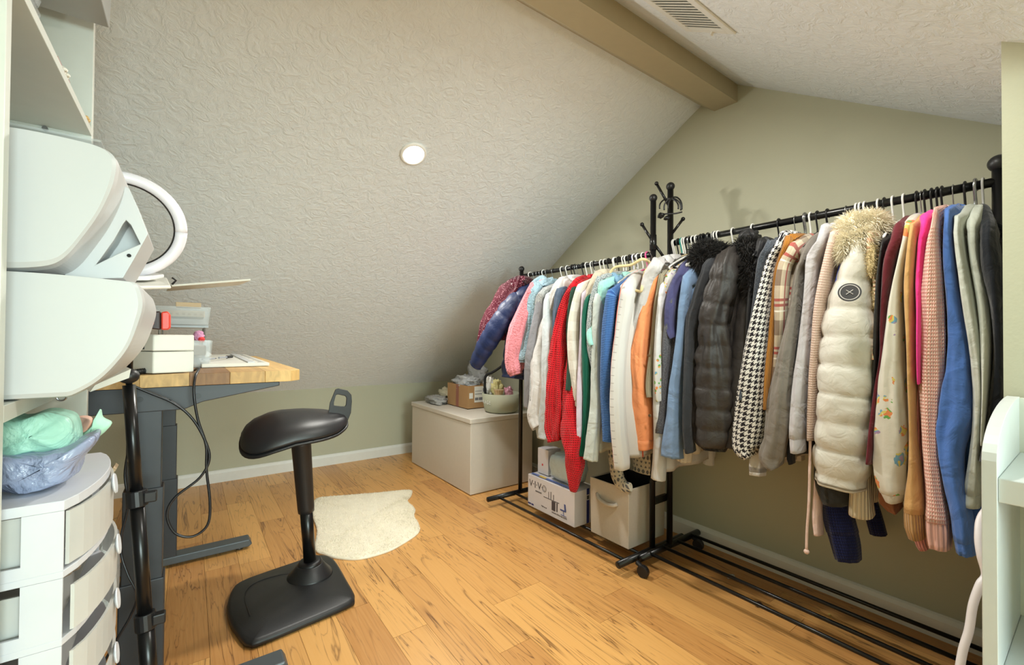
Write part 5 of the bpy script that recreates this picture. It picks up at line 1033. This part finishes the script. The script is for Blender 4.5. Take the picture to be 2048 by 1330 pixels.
pillow('mailer_bag', 'mint green tissue packet on top of the lilac mailer', [(-60, 925), (20, 918), (90, 912), (145, 905), (138, 850), (110, 836), (70, 832), (20, 846), (-60, 850)], .92, .11, mnt.m, 5)
pillow('tissue_paper', 'pale mint crumpled tissue sticking out to the right of the stack', [(140, 905), (190, 880), (220, 850), (200, 838), (195, 822), (186, 850), (165, 868), (150, 880)], 1.02, .05, plain('pale_mint_tissue', (178, 226, 204), .6), 7, 'paper')
pillow('tissue_paper', 'pale grey tissue sheet leaning behind the mint packet', [(90, 905), (146, 898), (140, 834), (80, 838)], .985 + .11, .02, plain('pale_grey_tissue', (196, 210, 214), .5), 9, 'paper')
pillow('tissue_paper', 'peach pink tissue tip behind the mint packet', [(140, 885), (165, 868), (182, 845), (178, 834), (145, 838)], 1.12, .02, plain('peach_tissue', (232, 190, 172), .6), 11, 'paper')
cdd = thing('card_end', 'tan cardboard flap behind the drawer tower', 'card', tuple(at(218, 955, 1, 1.3)))
G().prism([at(208, 968, 1, 1.30), at(232, 940, 1, 1.30), at(226, 936, 1, 1.30), at(206, 958, 1, 1.30)], (0, .05, 0)).build('sheet', kraft, cdd)
# white bag on the floor beside the desk leg
pillow('white_sack', 'white plastic sack standing behind the drawers', [(205, 1250), (226, 1240), (232, 1180), (232, 1100), (226, 1078), (195, 1090), (180, 1240)], 1.30, .09, bagm('white_sack_poly', (216, 218, 218), .95), 13)

# ------------------------------------------------------------------ small white shelf unit at the right edge
ct = thing('shelf_unit', 'small white shelf unit with a rounded back rail at the right edge', 'shelf', (1.22, -.05, 0))
ctm = plain('white_satin_paint', (208, 212, 211), .35)
XA, XB_, YA, YI = 1.07, 1.372, .1315, .1135
side = [(XA, .0), (XA, .802)] + [(XA + .30 * (1 - math.cos(q)), .802 + .085 * math.sin(q)) for q in [math.pi / 2 * k / 10 for k in range(1, 11)]] + [(XB_, 0)]
for y in (YI, -.305): G().prism([(x, y, z) for x, z in side], (0, .018, 0)).build('side_panel', ctm, ct, bevel=.001)
G().box(XB_ - .010, XB_, -.287, YI, 0, .885).build('back_panel', plain('shelf_back_board', (214, 214, 200), .6), ct)
for z0, z1 in ((.735, .775), (.425, .448), (.12, .143)): G().box(XA + .006, XB_ - .010, -.287, YI, z0, z1).build('shelf', ctm, ct, bevel=.002)
cable('white cable looping behind the small white shelf unit', [(2010, 985, 0, 1.42), (1966, 1030, 0, 1.40), (1958, 1070, 0, 1.38), (1962, 1110, 0, 1.37), (1972, 1150, 0, 1.37), (1960, 1170, 0, 1.36), (1946, 1210, 0, 1.35), (1938, 1260, 0, 1.34), (1926, 1300, 0, 1.33), (1918, 1345, 0, 1.32)], .0075, plain('cable_white', (228, 224, 226), .4))
# bits on the floor below the right rack
tag(G().ball(at(1462, 1153, 2, .006), .022, .014, .006, 14, 8, .5, 3).build('plastic_scrap', bagm('clear_poly', (205, 208, 212), .8), None, smooth=True), 'crumpled clear plastic scrap on the floor under the right rack', 'scrap')
tag(G().ball(at(1517, 1208, 2, .006), .018, .012, .006, 14, 8, .3, 5).build('dark_lump', plain('dark_brown', (50, 26, 18), .6), None, smooth=True), 'small dark brown lump between the base rods', 'debris')
tag(G().ball(at(1659, 1229, 2, .004), .005, .005, .004, 10, 8).build('gold_bead', plain('gold_bead', (216, 190, 110), .4), None, smooth=True), 'tiny gold bead on the floor near the baseboard', 'bead')
for o in bpy.data.objects:
    for k_ in ('_o', 'ny'):
        if k_ in o: del o[k_]
